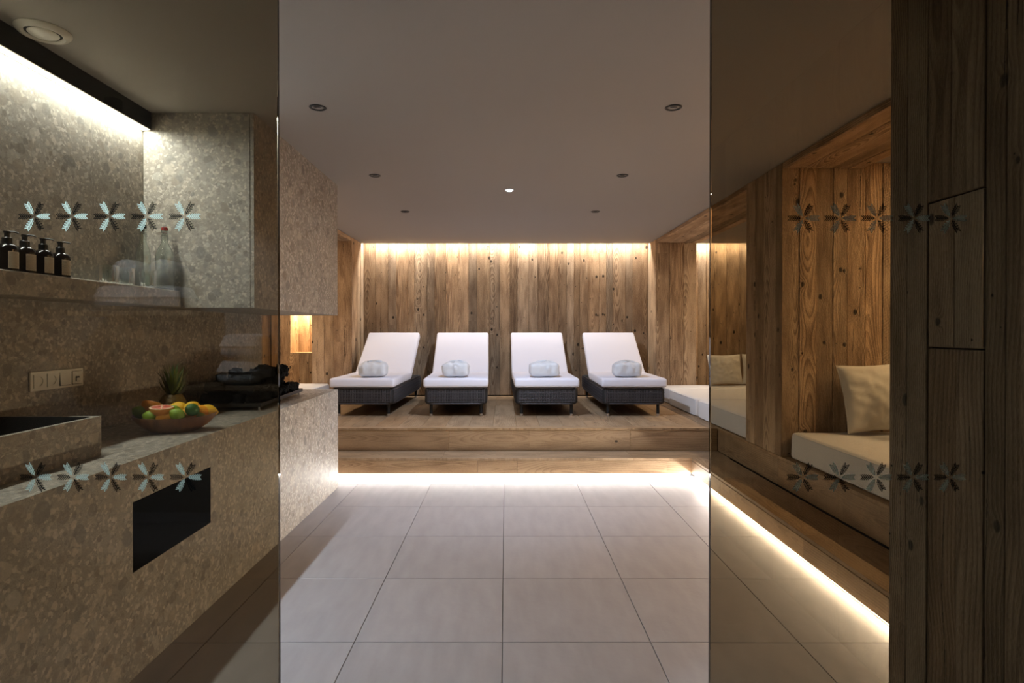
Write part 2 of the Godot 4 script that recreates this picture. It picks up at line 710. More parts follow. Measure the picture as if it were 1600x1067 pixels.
func lamps() -> void:
	var warm := Color(1.0, 0.90, 0.76)
	var mild := Color(1.0, 0.97, 0.925)
	var cool := Color(0.84, 0.92, 1.0)
	var white := Color(1.0, 0.975, 0.95)
	led_strip("warm light strip in ceiling slot above the plank back wall", P(-1.92, 2.478, 7.768), P(1.92, 2.478, 7.768), Vector3.DOWN, 0.025, 4.8, white, M.led)
	led_strip("warm light strip in ceiling slot of alcove over the cushion bench", P(2.49, 2.478, 7.768), P(3.36, 2.478, 7.768), Vector3.DOWN, 0.025, 1.4, mild, M.led)
	led_strip("warm light strip in ceiling slot of alcove behind the stone bar", P(-3.16, 2.478, 7.768), P(-2.47, 2.478, 7.768), Vector3.DOWN, 0.025, 0.9, mild, M.led)
	led_strip("glowing light strip under the long lower oak step", P(-1.90, 0.016, 4.981), P(1.60, 0.016, 4.981), Vector3(0, -0.5, 0.866), 0.016, 2.9, white, M.led)
	led_strip("glowing light strip under the oak step along the bench", P(1.630, 0.016, 2.02), P(1.630, 0.016, 4.96), Vector3(-0.8, -0.6, 0), 0.016, 7.5, mild, M.led)
	led_strip("warm ceiling light strip at the back of the pillow alcove", P(3.30, 2.428, 2.1), P(3.30, 2.428, 3.98), Vector3.DOWN, 0.03, 8.0, warm, M.led)
	led_strip("warm ceiling light strip at the back of the cushion bench", P(3.30, 2.428, 4.7), P(3.30, 2.428, 7.3), Vector3.DOWN, 0.03, 4.2, warm, M.led)
	led_strip("warm ceiling light strip at the back of the bar alcove", P(-3.05, 2.428, 4.7), P(-3.05, 2.428, 7.2), Vector3.DOWN, 0.03, 3.2, warm, M.led)
	# black light channel over the stone bar
	var o := thing("light_channel", "black ceiling light channel with white diffuser over stone bar", "light channel", P(-1.935, CEIL - 0.047, 2.19))
	part(o, "housing", boxmesh(Vector3(0.05, 0.094, 1.85), 0.002), M.black, Transform3D.IDENTITY)
	part(o, "diffuser", boxmesh(Vector3(0.044, 0.006, 1.84), 0.001), M.led_cool, Transform3D(Basis.IDENTITY, Vector3(0, -0.047, 0)))
	strip_light(o, "channel_glow", P(-1.935, CEIL - 0.0985, 2.19), Vector3.DOWN, Vector3(0, 0, 1), 1.82, 0.04, 7.4, cool)


func shell() -> void:
	# floor: tiles of 0.6 m with recessed joints
	var f := thing("floor", "warm grey porcelain floor tiles with fine dark joints", "floor", Vector3.ZERO, 0.0, "", "structure")
	span(f, "screed", Vector2(-3.5, 3.6), Vector2(-0.12, -0.011), Vector2(-1.8, 8.4), M.grout, 0.0)
	for r in range(-3, 9):
		for q in range(-5, 4):
			var x0 := -0.013 + q * 0.6
			var d0 := 4.722 + (r - 8) * 0.6
			if x0 > 1.7:
				continue
			var mb := MB.new()
			var g := rng.randf_range(0.93, 1.0)
			mb.col = Color(g, g, g)
			var ox := rng.randf()
			var oy := rng.randf()
			mb.box(Vector3.ZERO, Vector3(0.597, 0.011, 0.597), 0.0012, func(p: Vector3) -> Vector2: return Vector2(ox + p.x / 1.2, oy + p.z / 1.2))
			part(f, "tile", mb.done(), M.tile, Transform3D(Basis.IDENTITY, P(x0 + 0.3, -0.0055, d0 + 0.3)))
	M.tile.vertex_color_use_as_albedo = true
	# ceiling with the light slot along the back wall
	var c := thing("ceiling", "smooth light beige plaster ceiling", "ceiling", Vector3.ZERO, 0.0, "", "structure")
	span(c, "slab", Vector2(-3.6, 3.7), Vector2(CEIL, 2.60), Vector2(-1.8, 7.745), M.plaster, 0.0)
	span(c, "slot_cover", Vector2(-3.6, 3.7), Vector2(2.575, 2.70), Vector2(7.745, 8.5), M.plaster, 0.0)
	# back wall
	var b := thing("wall_back", "back wall of vertical reclaimed brown wood boards with knots", "wall", Vector3.ZERO, 0.0, "", "structure")
	span(b, "backing", Vector2(-2.30, 3.6), Vector2(0, 2.60), Vector2(7.884, 8.0), M.dark_backing, 0.0)
	clad(b, P(-1.94, PLAT + 0.012, 7.86), Vector3.RIGHT, Vector3.UP, Vector3.BACK, 3.88, 2.2, 0.08, 0.19, M.old_wood, 0.5, 0.95, 0.0)
	clad(b, P(2.46, PLAT + 0.012, 7.86), Vector3.RIGHT, Vector3.UP, Vector3.BACK, 0.98, 2.2, 0.09, 0.18, M.old_wood, 0.6, 0.95, 0.0)
	# far end of the alcove behind the bar, with a lit recess
	var lb := thing("wall_back_alcove", "alcove end wall of honey wood boards around a lit recess", "wall", Vector3.ZERO, 0.0, "", "structure")
	span(lb, "backing", Vector2(-3.3, -2.955), Vector2(0, 2.6), Vector2(7.884, 8.2), M.dark_backing, 0.0)
	span(lb, "backing", Vector2(-2.955, -2.30), Vector2(0, 0.95), Vector2(7.884, 8.2), M.dark_backing, 0.0)
	span(lb, "backing", Vector2(-2.955, -2.30), Vector2(1.58, 2.6), Vector2(7.884, 8.2), M.dark_backing, 0.0)
	span(lb, "backing", Vector2(-2.955, -2.30), Vector2(0.95, 1.58), Vector2(8.19, 8.25), M.dark_backing, 0.0)
	clad(lb, P(-3.2, PLAT, 7.86), Vector3.RIGHT, Vector3.UP, Vector3.BACK, 0.245, 2.2, 0.11, 0.15, M.old_wood, 0.8, 1.0)
	clad(lb, P(-2.955, PLAT, 7.86), Vector3.RIGHT, Vector3.UP, Vector3.BACK, 0.52, 0.585, 0.12, 0.18, M.old_wood, 0.8, 1.0)
	clad(lb, P(-2.955, 1.56, 7.86), Vector3.RIGHT, Vector3.UP, Vector3.BACK, 0.52, 1.0, 0.12, 0.18, M.old_wood, 0.8, 1.0)
	clad(lb, P(-2.955, 0.963, 8.17), Vector3.RIGHT, Vector3.UP, Vector3.BACK, 0.66, 0.6, 0.12, 0.18, M.old_wood, 0.85, 1.0)
	board(lb, 0.31, 0.6, 0.012, Transform3D(Basis(Vector3.BACK, Vector3.UP, Vector3.LEFT), P(-2.949, 1.262, 8.025)), M.old_wood, Color(0.98, 0.97, 0.93))
	board(lb, 0.31, 0.64, 0.012, Transform3D(Basis(Vector3.BACK, Vector3.RIGHT, Vector3.DOWN), P(-2.63, 0.957, 8.015)), M.old_wood, Color(0.98, 0.97, 0.93), 16, "ledge")
	led_strip("small warm light strip inside the lit wood recess", P(-2.93, 1.555, 8.06), P(-2.33, 1.555, 8.06), Vector3.DOWN, 0.02, 1.5, Color(1.0, 0.86, 0.68), M.led)
	# piers at both ends of the back wall
	var p1 := thing("wall_pier_right", "wood clad pier at the cushion bench end of the back wall", "wall", Vector3.ZERO, 0.0, "", "structure")
	span(p1, "core", Vector2(1.962, 2.455), Vector2(PLAT, 2.60), Vector2(7.445, 7.884), M.dark_backing, 0.0)
	clad(p1, P(XR, PLAT + 0.004, 7.42), Vector3.RIGHT, Vector3.UP, Vector3.BACK, 0.52, CEIL - PLAT - 0.045, 0.11, 0.2, M.old_wood, 0.55, 0.9)
	clad(p1, P(XR, PLAT + 0.004, 7.86), Vector3.BACK, Vector3.UP, Vector3.LEFT, 0.435, 2.22, 0.12, 0.24, M.old_wood, 0.85, 1.0)
	var p2 := thing("wall_pier_left", "wood clad pier between the back wall and bar alcove", "wall", Vector3.ZERO, 0.0, "", "structure")
	span(p2, "core", Vector2(-2.43, -1.962), Vector2(PLAT, 2.60), Vector2(7.295, 7.884), M.dark_backing, 0.0)
	clad(p2, P(-2.45, PLAT + 0.004, 7.27), Vector3.RIGHT, Vector3.UP, Vector3.BACK, 0.51, CEIL - PLAT - 0.045, 0.10, 0.19, M.old_wood, 0.72, 0.95)
	clad(p2, P(-XR, PLAT + 0.004, 7.27), Vector3.FORWARD, Vector3.UP, Vector3.RIGHT, 0.585, 2.22, 0.14, 0.3, M.old_wood, 0.85, 1.0)
	# divider between the two alcoves on the bench side
	var dv := thing("wall_divider", "wood clad divider between the cushion bench and pillow alcove", "wall", Vector3.ZERO, 0.0, "", "structure")
	span(dv, "core", Vector2(1.962, 3.45), Vector2(PLAT + 0.004, 2.437), Vector2(4.06, 4.615), M.dark_backing, 0.0)
	clad(dv, P(XR, PLAT + 0.004, 4.037), Vector3.RIGHT, Vector3.UP, Vector3.BACK, 1.48, CEIL - PLAT - 0.006, 0.07, 0.16, M.old_wood, 0.7, 1.0)
	clad(dv, P(XR, PLAT + 0.004, 4.639), Vector3.BACK, Vector3.UP, Vector3.LEFT, 0.60, CEIL - PLAT - 0.006, 0.12, 0.2, M.old_wood, 0.7, 0.95, 0.03)
	clad(dv, P(3.42, PLAT + 0.004, 4.639), Vector3.LEFT, Vector3.UP, Vector3.FORWARD, 1.46, CEIL - PLAT - 0.006, 0.2, 0.3, M.old_wood, 0.66, 0.95)
	# outer side walls
	var wr := thing("wall_right", "plank wall at the back of the bench alcoves", "wall", Vector3.ZERO, 0.0, "", "structure")
	span(wr, "backing", Vector2(3.444, 3.6), Vector2(0, 2.7), Vector2(-1.8, 8.0), M.dark_backing, 0.0)
	clad(wr, P(3.42, PLAT, 7.85), Vector3.BACK, Vector3.UP, Vector3.LEFT, 3.2, CEIL - PLAT, 0.16, 0.26, M.old_wood, 0.66, 0.95)
	clad(wr, P(3.42, PLAT, 4.03), Vector3.BACK, Vector3.UP, Vector3.LEFT, 2.02, CEIL - PLAT, 0.16, 0.26, M.old_wood, 0.66, 0.95)
	var wl := thing("wall_left", "speckled grey conglomerate stone wall behind the bar", "wall", Vector3.ZERO, 0.0, "", "structure")
	span(wl, "slab", Vector2(-3.3, -1.96), Vector2(0, CEIL), Vector2(1.195, 4.63), M.stone, 0.001)
	var wa := thing("wall_left_alcove", "plank side wall of the alcove behind the bar", "wall", Vector3.ZERO, 0.0, "", "structure")
	span(wa, "backing", Vector2(-3.4, -3.224), Vector2(0, 2.7), Vector2(4.6, 8.3), M.dark_backing, 0.0)
	clad(wa, P(-3.2, PLAT, 4.64), Vector3.FORWARD, Vector3.UP, Vector3.RIGHT, 3.2, CEIL - PLAT, 0.14, 0.24, M.old_wood, 0.7, 1.0)
	# lintels: thick boards under the ceiling over the alcove openings
	lintel("trim_1", "reclaimed wood lintel over the pillow alcove", XR, 1.0, 1.995, 4.037)
	lintel("trim_2", "reclaimed wood lintel over the cushion bench alcove", XR, 1.0, 4.639, 7.42)
	lintel("trim_3", "reclaimed wood lintel over the alcove behind the bar", -XR, -1.0, 4.66, 7.27)
	# dark wood clad wall beside the glass
	var w := thing("wall_right_entrance", "dark weathered wood clad wall behind the tinted glass", "wall", Vector3.ZERO, 0.0, "", "structure")
	span(w, "core", Vector2(1.354, 3.45), Vector2(0, CEIL), Vector2(-1.7, 1.97), M.dark_backing, 0.0)
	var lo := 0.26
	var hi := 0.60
	for z in [[1.997, 1.82], [1.605, 1.05]]:
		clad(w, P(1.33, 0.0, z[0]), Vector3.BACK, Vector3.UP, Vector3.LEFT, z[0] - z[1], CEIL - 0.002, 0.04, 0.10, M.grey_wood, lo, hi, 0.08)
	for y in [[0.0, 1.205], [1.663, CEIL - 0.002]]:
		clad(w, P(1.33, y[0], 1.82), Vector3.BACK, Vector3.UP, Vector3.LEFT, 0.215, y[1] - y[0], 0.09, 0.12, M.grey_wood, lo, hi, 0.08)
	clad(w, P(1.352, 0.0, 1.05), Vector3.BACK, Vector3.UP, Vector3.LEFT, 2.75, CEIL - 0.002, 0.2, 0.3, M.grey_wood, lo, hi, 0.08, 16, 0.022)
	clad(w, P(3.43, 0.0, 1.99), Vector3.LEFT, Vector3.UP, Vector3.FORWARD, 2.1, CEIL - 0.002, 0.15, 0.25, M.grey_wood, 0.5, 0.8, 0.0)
	var hatch := thing("access_hatch", "flush wooden access hatch cut into the dark wood wall", "hatch", P(1.336, 1.434, 1.7125))
	board(hatch, 0.104, 0.448, 0.018, Transform3D(Basis(Vector3.BACK, Vector3.UP, Vector3.LEFT), Vector3(0.004, 0, -0.0525)), M.grey_wood, wood_tint(lo, hi, 0.08))
	board(hatch, 0.104, 0.448, 0.018, Transform3D(Basis(Vector3.BACK, Vector3.UP, Vector3.LEFT), Vector3(0.004, 0, 0.0525)), M.grey_wood, wood_tint(lo, hi, 0.08))
	part(hatch, "edge_profile", boxmesh(Vector3(0.02, 0.44, 0.0022), 0.0004), M.chrome, Transform3D(Basis.IDENTITY, Vector3(0.002, 0, 0.1062)), "thin metal edge")


func lintel(called: String, label: String, x: float, sg: float, d0: float, d1: float) -> void:
	var t := thing(called, label, "trim", Vector3.ZERO, 0.0, "", "structure")
	var ln := d1 - d0 - 0.004
	var mid := (d0 + d1) / 2
	board(t, 0.042, ln, 0.022, Transform3D(Basis(Vector3.UP, Vector3.FORWARD, Vector3.LEFT * sg), P(x + sg * 0.011, CEIL - 0.0225, mid)), M.old_wood, Color(0.95, 0.93, 0.9), 16, "fascia")
	var xx := 0.022
	for w in [0.13, 0.19, 0.12, 0.095]:
		board(t, w - 0.0015, ln, 0.028, Transform3D(Basis(Vector3.RIGHT * sg, Vector3.FORWARD * sg, Vector3.DOWN), P(x + sg * (xx + w / 2), CEIL - 0.026 + rng.randf_range(-0.003, 0.003), mid)), M.old_wood, wood_tint(0.55, 0.95))
		xx += w


func oak_board(parent: Node, w: float, h: float, t: float, xf: Transform3D, lo := 0.78, hi := 0.98, called := "board") -> void:
	board(parent, w, h, t, xf, M.oak, wood_tint(lo, hi), 8, called)


func platform() -> void:
	var o := thing("oak_platform", "stepped oak plank platform under the sun loungers", "platform")
	# core: raised floor under everything beyond the steps
	span(o, "core", Vector2(-3.2, 3.42), Vector2(0.0, PLAT - 0.021), Vector2(5.283, 7.88), M.dark_backing, 0.0)
	span(o, "core", Vector2(1.963, 3.42), Vector2(0.0, PLAT - 0.021), Vector2(1.995, 5.283), M.dark_backing, 0.0)
	span(o, "core", Vector2(-1.94, 1.7), Vector2(0.035, 0.141), Vector2(4.99, 5.26), M.dark_backing, 0.0)
	span(o, "core", Vector2(1.64, 1.94), Vector2(0.035, 0.141), Vector2(1.995, 5.26), M.dark_backing, 0.0)
	span(o, "plinth", Vector2(-1.94, 1.7), Vector2(0.0, 0.034), Vector2(5.0, 5.26), M.black, 0.0)
	span(o, "plinth", Vector2(1.648, 1.94), Vector2(0.0, 0.034), Vector2(1.995, 5.26), M.black, 0.0)
	# deck planks run into the room behind a nosing
	var x := -3.2
	while x < 3.41:
		var w := 0.22 if x + 0.22 < 3.42 else 3.42 - x
		var cut := rng.randf_range(5.6, 7.4)
		for z in [[5.335, cut], [cut, 7.86]]:
			oak_board(o, w - 0.001, z[1] - z[0] - 0.001, 0.02, Transform3D(Basis(Vector3.RIGHT, Vector3.FORWARD, Vector3.UP), P(x + w / 2, PLAT - 0.010, (z[0] + z[1]) / 2)), 0.86, 1.0, "plank")
		x += w
	var along := Basis(Vector3.FORWARD, Vector3.RIGHT, Vector3.UP)  # grain along x, face up
	for e in [[-3.2, -0.9], [-0.9, 0.95], [0.95, 1.94]]:
		var mid: float = (e[0] + e[1]) / 2
		oak_board(o, 0.075, e[1] - e[0] - 0.001, 0.022, Transform3D(along, P(mid, PLAT - 0.011, 5.2975)), 0.9, 1.0, "nosing")
	for e in [[-1.94, -0.55], [-0.55, 1.1], [1.1, 1.94]]:
		var mid: float = (e[0] + e[1]) / 2
		oak_board(o, 0.292, e[1] - e[0] - 0.001, 0.022, Transform3D(along, P(mid, 0.162 - 0.011, 5.106)), 0.85, 0.98, "tread")
	# risers face the camera
	var face := Basis(Vector3.UP, Vector3.LEFT, Vector3.BACK)
	for e in [[-1.94, -0.52], [-0.52, 1.14], [1.14, 1.94]]:
		var mid: float = (e[0] + e[1]) / 2
		oak_board(o, PLAT - 0.022 - 0.162, e[1] - e[0] - 0.001, 0.02, Transform3D(face, P(mid, (PLAT - 0.022 + 0.162) / 2, 5.273)), 0.82, 0.98, "riser")
	for e in [[-1.94, -0.24], [-0.24, 0.1], [0.1, 1.625]]:
		var mid: float = (e[0] + e[1]) / 2
		oak_board(o, 0.11, e[1] - e[0] - 0.001, 0.02, Transform3D(face, P(mid, 0.085, 4.97)), 0.82, 0.98, "riser")
	# the step and bench edge turn the corner and run back towards the entrance
	var side := Basis(Vector3.UP, Vector3.BACK, Vector3.LEFT)
	for e in [[2.0, 3.1], [3.1, 4.3], [4.3, 4.957]]:
		var mid: float = (e[0] + e[1]) / 2
		oak_board(o, 0.11, e[1] - e[0] - 0.001, 0.02, Transform3D(side, P(1.615, 0.085, mid)), 0.82, 0.98, "riser")
		oak_board(o, 0.315, e[1] - e[0] - 0.001, 0.022, Transform3D(Basis(Vector3.RIGHT, Vector3.FORWARD, Vector3.UP), P(1.7655, 0.151, mid)), 0.8, 0.95, "tread")
	for e in [[2.0, 2.9], [2.9, 4.1], [4.1, 5.26]]:
		var mid: float = (e[0] + e[1]) / 2
		oak_board(o, PLAT - 0.022 - 0.162, e[1] - e[0] - 0.001, 0.02, Transform3D(side, P(1.953, (PLAT - 0.022 + 0.162) / 2, mid)), 0.82, 0.98, "riser")
		oak_board(o, 0.09, e[1] - e[0] - 0.001, 0.022, Transform3D(Basis(Vector3.RIGHT, Vector3.FORWARD, Vector3.UP), P(1.987, PLAT - 0.011, mid)), 0.85, 1.0, "nosing")
	oak_board(o, 0.07, 5.335 - 5.26, 0.022, Transform3D(Basis(Vector3.RIGHT, Vector3.FORWARD, Vector3.UP), P(1.977, PLAT - 0.011, 5.2975)), 0.85, 1.0, "nosing")


func csg(parent: Node, called: String, x: Vector2, y: Vector2, d: Vector2, m: Material, cut := false) -> CSGBox3D:
	var o := CSGBox3D.new()
	o.name = called
	o.size = Vector3(x.y - x.x, y.y - y.x, d.y - d.x)
	o.material = m
	if cut:
		o.operation = CSGShape3D.OPERATION_SUBTRACTION
	parent.add_child(o, true)
	o.global_position = Vector3((x.x + x.y) / 2, (y.x + y.y) / 2, -(d.x + d.y) / 2)
	return o


func stone_bar() -> void:
	var o := thing("stone_counter", "long speckled grey stone bar counter with a black recess", "counter")
	var body := csg(o, "body", Vector2(-1.96, -1.35), Vector2(0.0, 0.79), Vector2(1.22, 4.63), M.stone)
	csg(body, "recess", Vector2(-1.80, -1.30), Vector2(0.383, 0.639), Vector2(2.083, 2.633), M.black_stone, true)
	var k := thing("stone_sink", "stone slab basin with black inside on the bar counter", "sink", Vector3.ZERO)
	var bowl := csg(k, "basin", Vector2(-1.958, -1.536), Vector2(0.79, 0.937), Vector2(1.25, 2.188), M.stone)
	csg(bowl, "hollow", Vector2(-1.938, -1.556), Vector2(0.80, 1.0), Vector2(1.27, 2.168), M.black_stone, true)
	var c := thing("stone_wall_cabinet", "speckled grey stone clad cabinet hanging above the counter", "cabinet")
	span(c, "carcass", Vector2(-1.955, -1.385), Vector2(1.41, CEIL - 0.002), Vector2(3.145, 4.635), M.black, 0.0)
	span(c, "front_panel", Vector2(-1.958, -1.382), Vector2(1.385, CEIL - 0.001), Vector2(3.119, 3.143), M.stone, 0.0015)
	span(c, "side_panel", Vector2(-1.380, -1.36), Vector2(1.385, CEIL - 0.001), Vector2(3.119, 4.66), M.stone, 0.0015)
	span(c, "end_panel", Vector2(-1.958, -1.382), Vector2(1.385, CEIL - 0.001), Vector2(4.637, 4.66), M.stone, 0.0015)
	span(c, "base_panel", Vector2(-1.958, -1.384), Vector2(1.388, 1.408), Vector2(3.146, 4.634), M.stone, 0.0015)
	var s := thing("stone_shelf", "thick stone wall shelf holding bottles and glasses", "shelf")
	span(s, "slab", Vector2(-1.96, -1.755), Vector2(1.387, 1.476), Vector2(1.23, 3.118), M.stone, 0.004)
	# tap on the basin rim
	var t := thing("basin_tap", "small brass tap at the stone basin", "tap", P(-1.825, 0.937, 1.985))
	t.position.y = 0.80
	part(t, "spout", tubed([Vector3(0, 0, 0), Vector3(0, 0.20, 0), Vector3(0.004, 0.225, -0.008), Vector3(0.016, 0.235, -0.022), Vector3(0.03, 0.225, -0.034), Vector3(0.034, 0.205, -0.037), Vector3(0.034, 0.135, -0.037)], 0.010, 12), M.brass)
	part(t, "collar", lathed([Vector2(0.0, 0.0), Vector2(0.022, 0.0), Vector2(0.022, 0.012), Vector2(0.012, 0.016), Vector2(0.0, 0.016)]), M.brass)
	part(t, "outlet_ring", lathed([Vector2(0.009, 0.0), Vector2(0.0125, 0.0), Vector2(0.0125, 0.014), Vector2(0.009, 0.014)]), M.brass, Transform3D(Basis.IDENTITY, Vector3(0.034, 0.132, -0.037)))
	# socket strip
	var q := thing("socket_panel", "white four gang panel of power sockets on stone wall", "socket", P(-1.96, 1.049, 2.515))
	var turn := Basis(Vector3.FORWARD, Vector3.UP, Vector3.RIGHT)  # local x into the room depth, z out of the wall
	part(q, "frame", boxmesh(Vector3(0.296, 0.081, 0.008), 0.002), M.white_plastic, Transform3D(turn, Vector3(0.004, 0, 0)))
	for g in 4:
		var xf := Transform3D(turn, Vector3(0.009, 0, -(-0.1065 + 0.071 * g)))
		var ins: Node3D
		if g < 2:
			var cb := CSGBox3D.new()
			cb.name = "insert"
			cb.size = Vector3(0.056, 0.056, 0.012)
			cb.material = M.white_plastic
			q.add_child(cb, true)
			cb.transform = Transform3D(turn, xf.origin + Vector3(-0.003, 0, 0))
			var w := CSGCylinder3D.new()
			w.name = "well"
			w.operation = CSGShape3D.OPERATION_SUBTRACTION
			w.radius = 0.0195
			w.height = 0.012
			w.sides = 32
			w.material = M.white_plastic
			cb.add_child(w)
			w.transform = Transform3D(Basis(Vector3.RIGHT, PI / 2), Vector3(0, 0, 0.004))
			ins = cb
		else:
			ins = part(q, "rocker" if g == 2 else "insert", boxmesh(Vector3(0.056, 0.056, 0.006), 0.001), M.white_plastic, Transform3D(xf.basis if g != 2 else xf.basis.rotated(Vector3.BACK, 0.06), xf.origin))
		var gap := MB.new()
		for e in [[Vector3(0, 0.029, 0), Vector3(0.06, 0.0016, 0.002)], [Vector3(0, -0.029, 0), Vector3(0.06, 0.0016, 0.002)], [Vector3(0.029, 0, 0), Vector3(0.0016, 0.06, 0.002)], [Vector3(-0.029, 0, 0), Vector3(0.0016, 0.06, 0.002)]]:
			gap.box(e[0], e[1])
		part(ins, "gap", gap.done(), M.socket_dark, Transform3D(Basis.IDENTITY, Vector3(0, 0, -0.001)))
		if g < 2:
			for h in [-0.0095, 0.0095]:
				part(ins, "pin_hole", lathed([Vector2(0.0, 0.0008), Vector2(0.0025, 0.0008), Vector2(0.0025, -0.001)], 12), M.socket_dark, Transform3D(Basis(Vector3.RIGHT, Vector3.BACK, Vector3.DOWN), Vector3(h, 0, -0.002)))
		if g == 3:
			part(ins, "port", boxmesh(Vector3(0.024, 0.022, 0.004), 0.0006), M.socket_dark, Transform3D(Basis.IDENTITY, Vector3(0, -0.006, 0.0022)))
			part(ins, "port_cover", boxmesh(Vector3(0.018, 0.014, 0.003), 0.0006), M.white_plastic, Transform3D(Basis.IDENTITY, Vector3(0.002, -0.009, 0.004)))


# ---------------------------------------------------------------- glazed partition
func snow_arm() -> ArrayMesh:
	var mb := MB.new()
	mb.box(Vector3(0.0165, 0, 0), Vector3(0.025, 0.0010, 0.0004))
	for k in 6:
		for sg in [-1.0, 1.0]:
			var x := 0.0065 + k * 0.0041
			var ln: float = [0.0062, 0.0080, 0.0088, 0.0090, 0.0086, 0.0074][k]
			mb.xf = Transform3D(Basis(Vector3.BACK, sg * deg_to_rad(42.0)), Vector3(x, 0, 0))
			mb.box(Vector3(ln / 2, 0, 0), Vector3(ln, 0.0015, 0.0004))
	return mb.done()


func partition() -> void:
	var arm := snow_arm()
	for sg in [-1, 1]:
		var x0 := -1.955 if sg < 0 else 0.426
		var x1 := -0.4725 if sg < 0 else 1.328
		var o := thing("glass_partition", "bronze tinted glass panel with snowflake rows, " + ("in front of the stone bar" if sg < 0 else "in front of the dark wood wall"), "glass partition")
		span(o, "pane", Vector2(x0, x1), Vector2(0.002, CEIL - 0.002), Vector2(1.195, 1.205), M.glass, 0.0008)
		for row in [1.4976 if sg < 0 else 1.4936, 0.956]:
			for k in 5:
				var u: float = 54.0 + 58.75 * k if sg < 0 else 1255.0 + 57.5 * k
				var f := Node3D.new()
				f.name = "snowflake"
				o.add_child(f, true)
				f.position = P((u - 790.0) / FOCAL * 1.194, row, 1.1945)
				for a in 6:
					var pale := a % 2 == 0
					part(f, "pale_arm" if pale else "dark_arm", arm, M.print_pale if pale else M.print_dark, Transform3D(Basis(Vector3.BACK, a * PI / 3), Vector3.ZERO))


# ---------------------------------------------------------------- loungers
func lounger(k: int) -> void:
	var xs := [-1.482, -0.514, 0.427, 1.328]
	var turns := [-1.0, 1.6, 0.9, -0.4]
	var which: String = ["beside the bar alcove pier", "second from the bar alcove pier", "second from the cushion bench", "beside the cushion bench"][k]
	var where := P(xs[k], PLAT, 5.94)
	var o := thing("sun_lounger", "dark wicker sun lounger with white mattress, " + which, "sun lounger", where, deg_to_rad(turns[k]), "sun loungers on the platform")
	if k == 0:
		M.l_body = _lounger_body()
		M.l_weave = _lounger_weave()
		M.l_mat = _lounger_mattress()
		M.l_back = _back_panel()
		M.l_leg = lathed([Vector2(0.0, 0.022), Vector2(0.0165, 0.022), Vector2(0.0165, 0.15), Vector2(0.0, 0.15)], 14)
		M.l_foot = lathed([Vector2(0.0, 0.0), Vector2(0.013, 0.0), Vector2(0.0175, 0.005), Vector2(0.0175, 0.026), Vector2(0.0, 0.026)], 14)
	part(o, "wicker_body", M.l_body, M.wicker)
	var wv := part(o, "wicker_weave", M.l_weave, M.cane)
	wv.set_meta("kind", "stuff")
	for e in [Vector2(-0.26, 0.06), Vector2(0.26, 0.06), Vector2(-0.26, 1.70), Vector2(0.26, 1.70)]:
		var leg := part(o, "leg", M.l_leg, M.black, Transform3D(Basis.IDENTITY, Vector3(e.x, 0, -e.y)))
		part(leg, "foot_cap", M.l_foot, M.chrome, Transform3D.IDENTITY, "chrome foot cap")
	part(o, "back_panel", M.l_back, M.wicker)
	part(o, "mattress", M.l_mat, M.white_cloth, Transform3D.IDENTITY, "white fabric mattress")
	robe(k, o)


func _lounger_body() -> ArrayMesh:
	var mb := MB.new()
	mb.xf = Transform3D(Basis.IDENTITY, Vector3(0, 0.2135, -0.89))
	mb.rbox(Vector3(0.636, 0.171, 1.766), 0.032, [2, 2, 4])
	return mb.done()


func _lounger_weave() -> ArrayMesh:
	var mb := MB.new()
	# upright canes all round, woven over a few horizontal strands
	var hx := 0.318
	var hz := 0.883
	var per := []
	var step := 0.0165
	var z := -hz + 0.04
	while z < hz - 0.03:
		per.append([Vector3(hx, 0, z), Vector3(1, 0, 0)])
		per.append([Vector3(-hx, 0, z), Vector3(-1, 0, 0)])
		z += step
	var x := -hx + 0.03
	while x < hx - 0.02:
		per.append([Vector3(x, 0, hz), Vector3(0, 0, 1)])
		per.append([Vector3(x, 0, -hz), Vector3(0, 0, -1)])
		x += step
	for e in per:
		var pts := []
		for q in 7:
			var y := 0.142 + q * 0.0245
			var inset := 0.0 if q > 0 and q < 6 else 0.006
			pts.append(e[0] + Vector3(0, y, -0.89) + e[1] * (0.001 - inset))
		mb.tube(pts, 0.0055, 5, false)
	for q in 5:
		var y := 0.155 + q * 0.030
		for sg in [-1.0, 1.0]:
			mb.tube([Vector3(-hx + 0.03, y, -0.89 + sg * (hz + 0.003)), Vector3(hx - 0.03, y, -0.89 + sg * (hz + 0.003))], 0.004, 5, false)
			mb.tube([Vector3(sg * (hx + 0.003), y, -0.89 - hz + 0.03), Vector3(sg * (hx + 0.003), y, -0.89 + hz - 0.03)], 0.004, 5, false)
	# plaited rim
	for r in [0.294, 0.134]:
		var ring := []
		for c in 33:
			var a := TAU * c / 32.0
			ring.append(Vector3(signf(cos(a)) * pow(absf(cos(a)), 0.18) * (hx - 0.002), r, -0.89 + signf(sin(a)) * pow(absf(sin(a)), 0.18) * (hz - 0.002)))
		mb.tube(ring, 0.009, 6, false)
	return mb.done()


const HINGE := 0.92
const RISE := 0.646  # 37 degrees


func _bend(q: Vector3) -> Vector3:
	# q.z runs from the foot end (0) backwards; beyond the hinge the mattress climbs with the backrest
	var s := q.z
	var y := q.y
	if s < HINGE:
		return Vector3(q.x, y, -s)
	var e := s - HINGE
	var soft := 0.10
	var a := RISE * clampf(e / soft, 0.0, 1.0)
	var z := 0.0
	var h := 0.0
	if e < soft:
		z = e * cos(a * 0.5)
		h = e * sin(a * 0.5)
	else:
		z = soft * cos(RISE * 0.5) + (e - soft) * cos(RISE)
		h = soft * sin(RISE * 0.5) + (e - soft) * sin(RISE)
	var yy := y - 0.305
	return Vector3(q.x, 0.305 + h + yy * cos(a), -(HINGE + z - yy * sin(a)))


